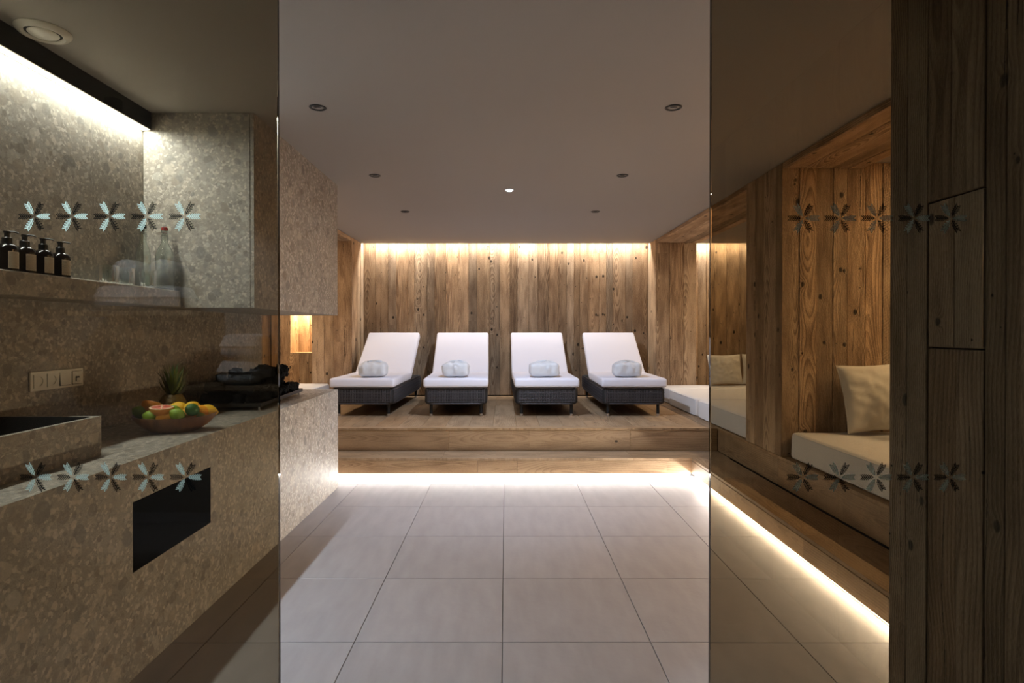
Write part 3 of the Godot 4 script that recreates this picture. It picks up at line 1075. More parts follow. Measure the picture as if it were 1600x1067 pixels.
func _lounger_mattress() -> ArrayMesh:
	var mb := MB.new()
	var ln := 1.82
	mb.rbox(Vector3(0.672, 0.094, ln), 0.026, [10, 2, 60], func(q: Vector3, dir: Vector3) -> Vector3:
		var p := Vector3(q.x, q.y + 0.352, -0.03 + ln / 2 - q.z)
		var lump := tiny.get_noise_3d(p.x * 4.0, 5.0, p.z * 4.0) * 0.004
		# creases where the mattress folds
		var e := p.z - HINGE - 0.02
		if dir.y > 0.5:
			lump -= 0.012 * exp(-e * e * 900.0)
			lump += 0.005 * sin(e * 120.0 + p.x * 5.0) * exp(-e * e * 160.0)
		p.y += lump * (1.0 if dir.y > 0.0 else 0.0)
		p.x *= 1.0 + 0.004 * sin(p.z * 7.0)
		return _bend(p))
	return mb.done()


func _back_panel() -> ArrayMesh:
	var mb := MB.new()
	mb.rbox(Vector3(0.60, 0.03, 0.80), 0.012, [2, 1, 12], func(q: Vector3, _dir: Vector3) -> Vector3:
		return _bend(Vector3(q.x, q.y + 0.286, HINGE + 0.06 + 0.40 - q.z)))
	return mb.done()


func robe(k: int, bed: Node3D) -> void:
	var off: float = [0.075, -0.01, -0.015, -0.045][k]
	var beds: String = ["beside the bar alcove pier", "second from the bar alcove pier", "second from the cushion bench", "beside the cushion bench"][k]
	var where: Vector3 = bed.transform * Vector3(off, 0.405, -0.165)
	var o := thing("folded_bathrobe", "rolled white terry bathrobe on the lounger " + beds, "bathrobe", where, bed.rotation.y + [0.05, -0.04, 0.03, 0.02][k], "rolled bathrobes on the loungers")
	var mb := MB.new()
	var w: float = [0.29, 0.28, 0.31, 0.29][k]
	mb.rbox(Vector3(w, 0.150, 0.23), 0.048, [12, 5, 10], func(q: Vector3, dir: Vector3) -> Vector3:
		var p := q + Vector3(0, 0.0775, 0)
		var ns := tiny.get_noise_3d(p.x * 9.0 + k * 7.0, p.y * 9.0, p.z * 9.0) * 0.008
		var rib := 0.004 * sin(p.x * 70.0 + 2.0 * tiny.get_noise_1d(p.y * 10.0)) * clampf(dir.z + dir.y, 0.0, 1.0)
		p += dir * (ns + rib)
		p.y = maxf(p.y * (1.0 - 0.10 * absf(p.x) / w), 0.0)
		return p, 4)
	part(o, "roll", mb.done(), M.terry)
	# collar laid over the roll and the belt round it
	var cb := MB.new()
	var pts := []
	for i in 13:
		var a := lerpf(-1.15, 1.35, i / 12.0)
		pts.append(Vector3(sin(a) * w * 0.47 + 0.012, 0.078 + cos(a) * 0.080 + 0.004 * sin(i * 2.1 + k), -0.055 + 0.012 * sin(i * 1.3 + k)))
	cb.tube(pts, [0.010, 0.014, 0.017, 0.018, 0.018, 0.018, 0.019, 0.019, 0.018, 0.018, 0.017, 0.014, 0.009], 9)
	part(o, "collar", cb.done(), M.terry)
	var bb := MB.new()
	var bx: float = [-0.075, 0.012, 0.03, 0.03][k]
	var rows := []
	for i in 15:
		var a := lerpf(-0.35, PI + 0.35, i / 14.0)
		var c := Vector3(bx, 0.0775 + sin(a) * 0.0845, cos(a) * 0.127)
		rows.append([c + Vector3(-0.018, 0, 0), c + Vector3(0, sin(a) * 0.005, cos(a) * 0.005), c + Vector3(0.018, 0, 0)])
	bb.sheet(rows, false, true)
	var inner := []
	for r in rows:
		inner.append([r[0] * Vector3(1, 0.96, 0.96), r[1] * Vector3(1, 0.96, 0.96), r[2] * Vector3(1, 0.96, 0.96)])
	bb.sheet(inner, false, false)
	part(o, "belt", bb.done(), M.terry)


# ---------------------------------------------------------------- benches, pillows
func cushion(label: String, x: Vector2, y: Vector2, d: Vector2, group := "") -> void:
	var o := thing("seat_cushion", label, "cushion", P((x.x + x.y) / 2, y.x, (d.x + d.y) / 2), 0.0, group)
	var s := Vector3(x.y - x.x, y.y - y.x, d.y - d.x)
	var mb := MB.new()
	var seed_x := rng.randf() * 50.0
	mb.rbox(s, 0.03, [14, 3, 14], func(q: Vector3, dir: Vector3) -> Vector3:
		var p := q + Vector3(0, s.y / 2, 0)
		var e := 1.0 - pow(maxf(absf(q.x) / (s.x / 2), absf(q.z) / (s.z / 2)), 4.0)
		p += dir * tiny.get_noise_3d(p.x * 3.0 + seed_x, p.y * 6.0, p.z * 3.0) * 0.006
		if dir.y > 0.3:
			p.y += 0.012 * e
		else:
			p.y = maxf(p.y, 0.0)
		return p)
	part(o, "cover", mb.done(), M.bench_cloth)
	var ring := []
	for lv in [s.y - 0.012, 0.014]:
		var pb := MB.new()
		ring = []
		for c in 49:
			var a := TAU * c / 48.0
			ring.append(Vector3(signf(cos(a)) * pow(absf(cos(a)), 0.09) * (s.x / 2 - 0.003), lv, signf(sin(a)) * pow(absf(sin(a)), 0.09) * (s.z / 2 - 0.003)))
		pb.tube(ring, 0.0045, 6, false)
		part(o, "piping", pb.done(), M.bench_cloth)


func pillow(label: String, xf: Transform3D, w: float, h: float, t: float, s: int, group := "") -> void:
	var o := thing("pillow", label, "pillow", Vector3.ZERO, 0.0, group)
	o.transform = xf
	var mb := MB.new()
	var ns := noise(1.0, s, 2)
	for side in [1.0, -1.0]:
		var rows := []
		for j in 29:
			var line := []
			for i in 29:
				var u := i / 14.0 - 1.0
				var v := j / 14.0 - 1.0
				var pin := 0.10  # the edges bow in between the corners
				var x := u * (1.0 - pin * (1.0 - u * u * 0.3) * (1.0 - v * v) * absf(u)) * w / 2
				var y := v * (1.0 - pin * (1.0 - v * v * 0.3) * (1.0 - u * u) * absf(v)) * h / 2
				var e := (1.0 - u * u) * (1.0 - v * v)
				var z := pow(e, 0.42) * t / 2
				var fold := ns.get_noise_2d(u * 2.4 + side * 9.0, v * 2.4) * 0.012 + ns.get_noise_2d(u * 7.0, v * 2.0 + side * 5.0) * 0.005
				line.append(Vector3(x, y + h / 2, side * maxf(z + fold * minf(1.0, e * 4.0), 0.0015 if e > 0.0 else 0.0)))
			rows.append(line)
		mb.sheet(rows, false, side < 0.0)
	part(o, "cover", mb.done(), M.pillow_cloth)
	var seam := []
	for c in 57:
		var q := c % 56
		var e := q / 14
		var f := (q % 14) / 7.0 - 1.0
		var u: float = [f, 1.0, -f, -1.0][e]
		var v: float = [-1.0, f, 1.0, -f][e]
		var x := u * (1.0 - 0.10 * (1.0 - u * u * 0.3) * (1.0 - v * v) * absf(u)) * w / 2
		var y := v * (1.0 - 0.10 * (1.0 - v * v * 0.3) * (1.0 - u * u) * absf(v)) * h / 2
		seam.append(Vector3(x, y + h / 2, 0))
	part(o, "seam", tubed(seam, 0.0028, 6), M.pillow_cloth)


func benches() -> void:
	var top := PLAT + 0.185
	var g := "seat cushions along the bench"
	cushion("white seat cushion beside the wood pier on the bench", Vector2(1.985, 3.3), Vector2(PLAT, top), Vector2(6.99, 7.41), g)
	cushion("white seat cushion in the middle of the cushion bench", Vector2(1.965, 3.3), Vector2(PLAT, top), Vector2(5.94, 6.93), g)
	cushion("white seat cushion next to the wooden divider", Vector2(1.965, 3.3), Vector2(PLAT, top), Vector2(4.66, 5.88), g)
	cushion("white seat cushion inside the pillow alcove", Vector2(1.985, 3.3), Vector2(PLAT, top), Vector2(2.02, 4.012), "")
	cushion("white seat cushion in the alcove behind the bar", Vector2(-3.15, -2.2), Vector2(PLAT, PLAT + 0.23), Vector2(5.4, 7.2), "")
	# pillows
	pillow("large beige pillow leaning on the boards of the pillow alcove", Transform3D(Basis.from_euler(Vector3(-0.22, 0.03, 0.05)), Vector3(2.53, top + 0.03, -3.84)), 0.50, 0.46, 0.16, 3)
	pillow("beige pillow in front of the large one in pillow alcove", Transform3D(Basis.from_euler(Vector3(-0.16, -0.7, -0.03)), Vector3(2.63, top + 0.022, -3.52)), 0.46, 0.44, 0.15, 8)
	pillow("beige pillow at the far end of the cushion bench", Transform3D(Basis.from_euler(Vector3(-0.2, 0.0, 0.02)), Vector3(2.77, top + 0.03, -7.22)), 0.42, 0.38, 0.15, 12)
	pillow("beige pillow behind the divider on the cushion bench", Transform3D(Basis.from_euler(Vector3(-0.2, 0.0, -0.04)), Vector3(3.19, top + 0.03, -7.2)), 0.44, 0.38, 0.14, 15)


# ---------------------------------------------------------------- things on the bar
func pump_bottle(k: int) -> void:
	var d: float = [2.072, 2.148, 2.233, 2.319][k]
	var words: String = ["first from the tinted glass", "second from the tinted glass", "third from the tinted glass", "next to the clear tumblers"][k]
	var o := thing("pump_bottle", "dark amber pump bottle with pale label on the shelf, " + words, "bottle", P(-1.79, 1.476, d), 0.0, "pump bottles on the stone shelf")
	part(o, "body", lathed([Vector2(0, 0), Vector2(0.031, 0), Vector2(0.0335, 0.003), Vector2(0.0335, 0.074), Vector2(0.0325, 0.082), Vector2(0.028, 0.090), Vector2(0.020, 0.0955), Vector2(0.014, 0.098), Vector2(0.014, 0.101), Vector2(0, 0.101)], 32), M.amber)
	part(o, "collar", lathed([Vector2(0, 0.0985), Vector2(0.0155, 0.0985), Vector2(0.0155, 0.117), Vector2(0.013, 0.120), Vector2(0, 0.120)], 24), M.black_plastic)
	var head := MB.new()
	head.lathe([Vector2(0, 0.119), Vector2(0.0085, 0.119), Vector2(0.0085, 0.134), Vector2(0.0105, 0.136), Vector2(0.0105, 0.142), Vector2(0, 0.1425)], 20)
	head.tube([Vector3(-0.004, 0.1405, 0), Vector3(0.018, 0.1410, 0), Vector3(0.030, 0.1385, 0), Vector3(0.035, 0.1355, 0)], [0.0034, 0.0032, 0.0026, 0.0022], 8)
	part(o, "pump_head", head.done(), M.black_plastic, Transform3D(Basis(Vector3.UP, 0.35), Vector3.ZERO))
	var lb := MB.new()
	var rows := []
	for j in 2:
		var line := []
		for i in 13:
			var a := lerpf(-0.62, 0.62, i / 12.0) - 0.15
			line.append(Vector3(cos(a) * 0.0338, 0.008 + j * 0.060, -sin(a) * 0.0338))
		rows.append(line)
	lb.sheet(rows, false, false)
	part(o, "label", lb.done(), M.label, Transform3D.IDENTITY, "pale printed label")


func label_texture() -> ImageTexture:
	var im := Image.create(128, 160, false, Image.FORMAT_RGB8)
	im.fill(Color(0.78, 0.73, 0.66))
	var r := RandomNumberGenerator.new()
	r.seed = 5
	var y := 8
	while y < 150:
		var h := 4 if y < 30 else 2
		var x := 8
		var stop := r.randi_range(80, 120)
		while x < stop:
			var w := r.randi_range(3, 14)
			im.fill_rect(Rect2i(x, y, mini(w, stop - x), h), Color(0.38, 0.34, 0.30))
			x += w + 3
		y += 9 if y < 30 else 6
		if y > 60 and y < 66 or y > 110 and y < 116:
			im.fill_rect(Rect2i(6, y, 116, 1), Color(0.3, 0.27, 0.24))
			y += 8
	return ImageTexture.create_from_image(im)


func swing_bottle(label: String, where: Vector3, r: float, cap: Color) -> void:
	var o := thing("swing_top_bottle", label, "bottle", where, 0.3)
	var k := r / 0.044
	part(o, "glass_body", lathed([Vector2(0, 0.004), Vector2(r * 0.9, 0.0), Vector2(r, 0.006), Vector2(r, 0.165), Vector2(r * 0.97, 0.185), Vector2(r * 0.78, 0.212), Vector2(r * 0.5, 0.235), Vector2(0.0155, 0.252), Vector2(0.0145, 0.30), Vector2(0.017, 0.303), Vector2(0.017, 0.313), Vector2(0.0135, 0.315), Vector2(0.0118, 0.30), Vector2(0.0122, 0.252), Vector2(r * 0.46, 0.232), Vector2(r * 0.74, 0.209), Vector2(r * 0.91, 0.184), Vector2(r * 0.93, 0.165), Vector2(r * 0.93, 0.012), Vector2(r * 0.85, 0.008), Vector2(0, 0.010)], 36), M.clear)
	part(o, "stopper", lathed([Vector2(0, 0.313), Vector2(0.0155, 0.313), Vector2(0.0165, 0.318), Vector2(0.0155, 0.328), Vector2(0.008, 0.332), Vector2(0, 0.332)], 20), mat(cap, 0.4))
	var wires := MB.new()
	for sg in [-1.0, 1.0]:
		wires.tube([Vector3(0, 0.333, sg * 0.008), Vector3(0, 0.330, sg * 0.018), Vector3(0.004, 0.31, sg * 0.021), Vector3(0.010, 0.285, sg * 0.022), Vector3(0.016, 0.272, sg * 0.018), Vector3(0.018, 0.27, 0)], 0.0013, 6)
	wires.tube([Vector3(0, 0.333, -0.008), Vector3(0, 0.333, 0.008)], 0.0013, 6)
	var ring := []
	for c in 25:
		ring.append(Vector3(cos(TAU * c / 24.0) * 0.0158, 0.288, sin(TAU * c / 24.0) * 0.0158))
	wires.tube(ring, 0.0012, 6)
	part(o, "wire_bail", wires.done(), M.steel)


func tumbler(label: String, where: Vector3) -> void:
	var o := thing("glass_tumbler", label, "glass", where, rng.randf() * TAU, "clear tumblers on the stone shelf")
	var mb := MB.new()
	var rows := []
	var pr := [Vector2(0.0005, 0.0), Vector2(0.030, 0.0), Vector2(0.033, 0.004), Vector2(0.036, 0.03), Vector2(0.038, 0.055), Vector2(0.0395, 0.085), Vector2(0.0375, 0.085), Vector2(0.0345, 0.03), Vector2(0.030, 0.012), Vector2(0.0005, 0.012)]
	for p in pr.size():
		var line := []
		for i in 48:
			var a := TAU * i / 48.0
			var cut := 0.0016 * (1.0 if i % 4 < 2 else -1.0) if p in [2, 3, 4] else 0.0
			line.append(Vector3(cos(a) * (pr[p].x + cut), pr[p].y, sin(a) * (pr[p].x + cut)))
		rows.append(line)
	mb.sheet(rows, true, false)
	part(o, "cut_glass", mb.done(), M.clear)


func fruit_mesh(rx: float, ry: float, tip: float, s: int) -> ArrayMesh:
	var mb := MB.new()
	var rows := []
	for j in 17:
		var line := []
		var t := PI * j / 16.0
		for i in 24:
			var a := TAU * i / 24.0
			var y := -cos(t) * ry
			var rr := sin(t) * rx
			y += signf(y) * tip * pow(absf(cos(t)), 14.0)
			var p := Vector3(cos(a) * rr, y, sin(a) * rr)
			p *= 1.0 + tiny.get_noise_3d(p.x * 40.0 + s, p.y * 40.0, p.z * 40.0) * 0.03
			line.append(p)
		rows.append(line)
	mb.sheet(rows, true, false)
	var m := mb.done()
	return m


func bar_things() -> void:
	M.amber = mat(Color(0.045, 0.025, 0.022), 0.12)
	M.label = mat(Color.WHITE, 0.7)
	M.label.albedo_texture = label_texture()
	for k in 4:
		pump_bottle(k)
	swing_bottle("clear swing top bottle with red stopper on the shelf", P(-1.80, 1.476, 3.045), 0.044, Color(0.55, 0.10, 0.08))
	swing_bottle("slim clear swing top bottle with dark green stopper", P(-1.87, 1.476, 2.975), 0.034, Color(0.12, 0.17, 0.14))
	tumbler("cut glass tumbler standing alone beside the pump bottles", P(-1.83, 1.476, 2.66))
	tumbler("cut glass tumbler in the middle of the shelf group", P(-1.83, 1.476, 2.775))
	tumbler("cut glass tumbler behind the others by the slim bottle", P(-1.90, 1.476, 2.84))
	tumbler("cut glass tumbler next to the swing top bottles", P(-1.80, 1.476, 2.90))
	fruit_bowl()
	pineapple()
	coals()


func fruit_bowl() -> void:
	var where := P(-1.54, 0.79, 2.686)
	var turn := atan2(0.16, 0.303)
	var o := thing("fruit_bowl", "oval carved wooden bowl holding citrus fruit on the counter", "bowl", where, turn)
	var mb := MB.new()
	var prof := [Vector2(0.02, 0.0), Vector2(0.42, 0.0), Vector2(0.55, 0.006), Vector2(0.76, 0.026), Vector2(0.92, 0.052), Vector2(1.0, 0.072), Vector2(0.975, 0.0735), Vector2(0.90, 0.056), Vector2(0.74, 0.032), Vector2(0.5, 0.014), Vector2(0.02, 0.010)]
	var rows := []
	for p in prof:
		var line := []
		for i in 56:
			var a := TAU * i / 56.0
			var lift: float = 0.012 * pow(absf(cos(a)), 3.0) * p.y / 0.072
			line.append(Vector3(cos(a) * 0.178 * p.x, p.y + lift, sin(a) * 0.105 * p.x))
		rows.append(line)
	mb.sheet(rows, true, false)
	var m := mat(Color(0.60, 0.42, 0.26), 0.4)
	m.albedo_texture = noise_tex(0.03, 61, Color(0.55, 0.45, 0.35), Color.WHITE, 256, 4, 4)
	triplanar(m, 4.0, false)
	part(o, "bowl_shell", mb.done(), m)
	var skin := noise_tex(0.3, 62, Color.BLACK, Color.WHITE, 256, 2)
	var peel := func(c: Color) -> StandardMaterial3D:
		var q := mat(c, 0.38)
		q.heightmap_enabled = true
		q.heightmap_texture = skin
		q.heightmap_scale = 0.12
		triplanar(q, 8.0, false)
		return q
	var green: StandardMaterial3D = peel.call(Color(0.50, 0.62, 0.10))
	var deep: StandardMaterial3D = peel.call(Color(0.16, 0.36, 0.07))
	var olive: StandardMaterial3D = peel.call(Color(0.40, 0.38, 0.10))
	var yellow: StandardMaterial3D = peel.call(Color(0.92, 0.72, 0.08))
	var amber: StandardMaterial3D = peel.call(Color(0.93, 0.62, 0.09))
	var lime := fruit_mesh(0.029, 0.032, 0.004, 1)
	var lemon := fruit_mesh(0.031, 0.039, 0.008, 2)
	var g := "citrus fruit in the wooden bowl"
	var list := [
		["lime", "bright green lime at the rim beside grapefruit half", 236, 651, 2.60, lime, green, Vector3(0.3, 0.2, 1.3)],
		["lime", "green lime half hidden behind the grapefruit at bowl end", 219, 644, 2.66, lime, green, Vector3(0.2, 0.6, 1.0)],
		["lime", "glossy light green lime below the yellow lemons", 277.5, 648, 2.62, lime, green, Vector3(0.5, 0.3, 0.9)],
		["lime", "dark green lime resting against the big lemon", 300.5, 640, 2.66, lime, deep, Vector3(1.2, 0.2, 0.4)],
		["lime", "small green lime tucked low beside the orange lemon", 310, 650, 2.70, lime, green, Vector3(0.2, 0.2, 1.4)],
		["lime", "pale green lime hidden behind the glossy lime", 272, 643, 2.66, lime, green, Vector3(0.1, 0.7, 0.7)],
		["lemon", "yellow lemon in front of the pineapple", 280, 638, 2.72, lemon, yellow, Vector3(0.2, 0.4, 1.4)],
		["lemon", "big round yellow lemon on top of the pile", 301, 637, 2.73, lemon, yellow, Vector3(1.5, 0.0, 0.3)],
		["lemon", "orange yellow lemon between the two green limes", 296.5, 647, 2.68, lemon, amber, Vector3(0.2, 0.3, 1.5)],
		["lemon", "orange yellow lemon low under the grapefruit half", 257, 653, 2.615, lemon, amber, Vector3(0.2, 0.2, 1.5)],
		["lemon", "small orange yellow lemon by the raised bowl end", 316, 644, 2.72, lemon, amber, Vector3(0.8, 0.3, 0.4)],
		["lemon", "pointed yellow lemon lying at the raised bowl end", 325, 642, 2.745, lemon, yellow, Vector3(0.1, 0.3, 1.35)],
	]
	for e in list:
		var f := thing(e[0], e[1], e[0], at_pixel(e[2], e[3], e[4]), 0.0, g)
		f.basis = Basis.from_euler(e[7])
		part(f, "peel", e[5], e[6])
		part(f, "stem_scar", lathed([Vector2(0, 0.0), Vector2(0.003, 0.0), Vector2(0.002, 0.002), Vector2(0, 0.002)], 8), olive, Transform3D(Basis.IDENTITY, Vector3(0, 0.0355 if e[5] == lime else 0.0465, 0)))
	# grapefruit halves
	var flesh := mat(Color(0.86, 0.42, 0.36), 0.3)
	var pith := mat(Color(0.90, 0.80, 0.66), 0.6)
	var rind: StandardMaterial3D = peel.call(Color(0.92, 0.60, 0.22))
	for k in 2:
		var h := thing("grapefruit_half", "pink grapefruit half lying cut face up on the fruit pile" if k == 0 else "second grapefruit half leaning behind the first one", "grapefruit", at_pixel(253, 636, 2.62) if k == 0 else at_pixel(240, 632, 2.70), 0.0, g)
		h.basis = Basis.from_euler(Vector3(0.10, 0.2, -0.03) if k == 0 else Vector3(-0.5, 0.4, -0.25))
		var R := 0.049
		var hm := MB.new()
		var pr := []
		for i in 12:
			var a := PI / 2 * (1.0 - i / 11.0)
			pr.append(Vector2(maxf(cos(a) * R, 0.0), -sin(a) * R * 0.95))
		hm.lathe(pr, 36)
		part(h, "rind", hm.done(), rind)
		part(h, "pith", lathed([Vector2(R, 0.0), Vector2(R * 0.98, 0.0008), Vector2(0.0, 0.0008)], 36), pith)
		var seg := MB.new()
		var a0 := 0.06
		var a1 := TAU / 10 - 0.06
		var pts := [Vector3(cos((a0 + a1) / 2), 0, sin((a0 + a1) / 2)) * R * 0.13]
		for i in 6:
			var a := lerpf(a0, a1, i / 5.0)
			pts.append(Vector3(cos(a), 0, sin(a)) * R * (0.84 if i > 0 and i < 5 else 0.80))
		for i in range(1, 6):
			var b := seg.v.size()
			for q in [pts[0], pts[i], pts[i + 1]]:
				seg.vert(q + Vector3(0, 0.0018, 0), Vector3.UP)
			seg.tri(b, b + 1, b + 2)
		for i in 7:
			var p0: Vector3 = pts[i]
			var p1: Vector3 = pts[(i + 1) % 7]
			seg.quad(p0, p1, p1 + Vector3(0, 0.0018, 0), p0 + Vector3(0, 0.0018, 0), (p1 - p0).cross(Vector3.UP).normalized() * -1.0)
		var sm := seg.done()
		for i in 10:
			part(h, "segment", sm, flesh, Transform3D(Basis(Vector3.UP, TAU * i / 10), Vector3.ZERO))


func pineapple() -> void:
	var o := thing("pineapple", "small pineapple with green leaf crown behind the fruit bowl", "pineapple", P(-1.648, 0.79, 2.85), 0.4)
	var mb := MB.new()
	var rows := []
	for j in 45:
		var t := j / 44.0
		var line := []
		var prof := 0.064 * pow(maxf(sin(PI * clampf(0.06 + t * 0.86, 0.0, 1.0)), 0.0), 0.42)
		if j == 0:
			prof = 0.001
		for i in 64:
			var a := TAU * i / 64.0
			var u := i / 64.0 * 8.0
			var w := t * 7.0
			var dm := maxf(absf(fposmod(u + w, 1.0) - 0.5), absf(fposmod(u - w, 1.0) - 0.5))
			var r := prof + 0.006 * (0.5 - dm) * (1.0 if j > 0 else 0.0)
			line.append(Vector3(cos(a) * r, t * 0.158, sin(a) * r))
		rows.append(line)
	mb.sheet(rows, true, false)
	var skin := mat(Color(0.50, 0.38, 0.12), 0.6)
	skin.albedo_texture = noise_tex(0.06, 71, Color(0.6, 0.6, 0.4), Color.WHITE, 256, 3)
	triplanar(skin, 6.0, false)
	part(o, "fruit", mb.done(), skin)
	var green := mat(Color(0.26, 0.32, 0.12), 0.5)
	var pale := mat(Color(0.42, 0.46, 0.20), 0.5)
	for k in 54:
		var t := k / 53.0
		var ring := int(t * 9.0)
		var ang := k * 2.399
		var ln := lerpf(0.050, 0.115, sin(t * PI * 0.55)) * rng.randf_range(0.9, 1.1)
		var lean := lerpf(1.15, 0.12, t) + rng.randf_range(-0.06, 0.06)
		var lf := MB.new()
		var top := []
		var wid := lerpf(0.0085, 0.0065, t)
		for side in [1.0, -1.0]:
			var rr := []
			for q in 6:
				var s := q / 5.0
				var w := wid * (1.0 - pow(s, 1.6)) + 0.0004
				var bend := lean * (1.0 - 0.35 * s) if t < 0.6 else lean * (1.0 + 0.4 * s)
				var c := Vector3(sin(bend) * ln * s, cos(bend) * ln * s, 0)
				rr.append([c + Vector3(0, 0.002, -w), c + Vector3(-0.0008 * side, -0.0008 * side, 0), c + Vector3(0, 0.002, w)])
			lf.sheet(rr, false, side < 0.0)
		part(o, "leaf", lf.done(), green if (k + ring) % 3 else pale, Transform3D(Basis(Vector3.UP, ang), Vector3(cos(ang) * lerpf(0.024, 0.004, t), 0.150 + t * 0.05, -sin(ang) * lerpf(0.024, 0.004, t))))


func coal_mesh(s: Vector3, k: int) -> ArrayMesh:
	var mb := MB.new()
	mb.rbox(s, minf(s.x, minf(s.y, s.z)) * 0.16, [5, 5, 8], func(q: Vector3, dir: Vector3) -> Vector3:
		var n1 := tiny.get_noise_3d(q.x * 14.0 + k * 11.0, q.y * 14.0, q.z * 10.0) * 0.34
		var n2 := snappedf(tiny.get_noise_3d(q.x * 38.0 + k * 5.0, q.y * 38.0, q.z * 22.0), 0.22) * 0.16
		var n3 := tiny.get_noise_3d(q.x * 110.0, q.y * 110.0 + k, q.z * 90.0) * 0.05
		return q * (1.0 + n1) + dir * (n2 + n3) * minf(s.x, s.y) + Vector3(q.z * 0.2 * sin(k * 1.7), q.z * 0.12 * cos(k * 2.3), 0), 2)
	return mb.done()


func coals() -> void:
	var turn := deg_to_rad(4.5)
	var o := thing("metal_tray", "low black metal tray on small feet under the charcoal", "tray", P(-1.675, 0.79, 3.82), turn)
	part(o, "plate", boxmesh(Vector3(0.40, 0.006, 0.90), 0.001), M.steel, Transform3D(Basis.IDENTITY, Vector3(0, 0.025, 0)))
	for e in [[Vector3(0.198, 0.034, 0), Vector3(0.004, 0.020, 0.90)], [Vector3(-0.198, 0.034, 0), Vector3(0.004, 0.020, 0.90)], [Vector3(0, 0.034, 0.448), Vector3(0.40, 0.020, 0.004)], [Vector3(0, 0.034, -0.448), Vector3(0.40, 0.020, 0.004)]]:
		part(o, "rim", boxmesh(e[1], 0.001), M.steel, Transform3D(Basis.IDENTITY, e[0]))
	for e in [[0.18, 0.42], [0.18, 0.0], [0.18, -0.42], [-0.18, 0.42], [-0.18, 0.0], [-0.18, -0.42]]:
		part(o, "foot", lathed([Vector2(0, 0), Vector2(0.006, 0), Vector2(0.006, 0.023), Vector2(0, 0.023)], 12), M.chrome, Transform3D(Basis.IDENTITY, Vector3(e[0], 0, e[1])))
	var char_mat := mat(Color(0.16, 0.16, 0.165), 0.8)
	char_mat.albedo_texture = noise_tex(0.06, 81, Color(0.12, 0.12, 0.12), Color.WHITE, 256, 4)
	char_mat.metallic_specular = 0.25
	char_mat.heightmap_enabled = true
	char_mat.heightmap_texture = noise_tex(0.08, 82, Color.BLACK, Color.WHITE, 256, 4)
	char_mat.heightmap_scale = 0.6
	triplanar(char_mat, 6.0, false)
	var kinds := []
	for k in 8:
		kinds.append(coal_mesh(Vector3(rng.randf_range(0.050, 0.066), rng.randf_range(0.048, 0.060), rng.randf_range(0.062, 0.084)), k))
	var logs := [coal_mesh(Vector3(0.075, 0.062, 0.25), 20), coal_mesh(Vector3(0.075, 0.055, 0.18), 21), coal_mesh(Vector3(0.06, 0.055, 0.2), 22)]
	var frame := o.transform
	var put := func(mesh: Mesh, local: Vector3, rot: Vector3, label: String) -> void:
		var c := thing("charcoal_log" if label.contains("log") else "charcoal_lump", label, "charcoal", frame * local, 0.0, "charcoal on the metal tray")
		c.basis = frame.basis * Basis.from_euler(rot)
		part(c, "char", mesh, char_mat)
	# bottom layer fills the tray, upper layers heap towards the middle
	for iz in 9:
		for ix in 4:
			var p := Vector3(-0.136 + ix * 0.091 + rng.randf_range(-0.006, 0.006), 0.066, 0.385 - iz * 0.0975 + rng.randf_range(-0.006, 0.006))
			put.call(kinds[(iz * 4 + ix) % 8], p, Vector3(rng.randf_range(-0.3, 0.3), rng.randf() * TAU, rng.randf_range(-0.3, 0.3)), "black charcoal lump in the bottom layer of the tray")
	for iz in 7:
		for ix in 3:
			var p := Vector3(-0.12 + ix * 0.10 + rng.randf_range(-0.008, 0.008), 0.124 + rng.randf_range(-0.006, 0.012), 0.32 - iz * 0.098 + rng.randf_range(-0.006, 0.006))
			put.call(kinds[(iz * 3 + ix + 3) % 8], p, Vector3(rng.randf_range(-0.4, 0.4), rng.randf() * TAU, rng.randf_range(-0.4, 0.4)), "black charcoal lump heaped in the middle of the tray")
	put.call(logs[0], Vector3(0.03, 0.195, -0.14), Vector3(0.03, 0.25, 0.0), "long charred log on top of the charcoal heap")
	put.call(logs[1], Vector3(0.075, 0.190, 0.10), Vector3(0.06, -0.35, 0.1), "short charred log on the heap along the counter edge")
	put.call(logs[2], Vector3(-0.07, 0.190, 0.13), Vector3(-0.05, 0.4, 0.0), "charred log lying on the heap by stone wall")
	put.call(logs[1], Vector3(0.08, 0.132, 0.40), Vector3(0.1, 1.35, 0.0), "charred log at the low end of the heap")
	for k in 6:
		put.call(kinds[(k + 4) % 8], Vector3(-0.10 + (k % 3) * 0.10, 0.178 + 0.008 * (k % 2), [0.26, 0.24, 0.25, 0.0, -0.01, -0.26][k]), Vector3(0.5 * k, k * 2.1, 0.3 * k), "charcoal lump high on the heap between bigger charred pieces")
	for k in 3:
		put.call(kinds[k], Vector3(-0.07 + k * 0.085, 0.186, -0.335 + (k % 2) * 0.03), Vector3(0.2 * k, k * 1.7, 0.2), "charcoal lump at the top by the alcove end")


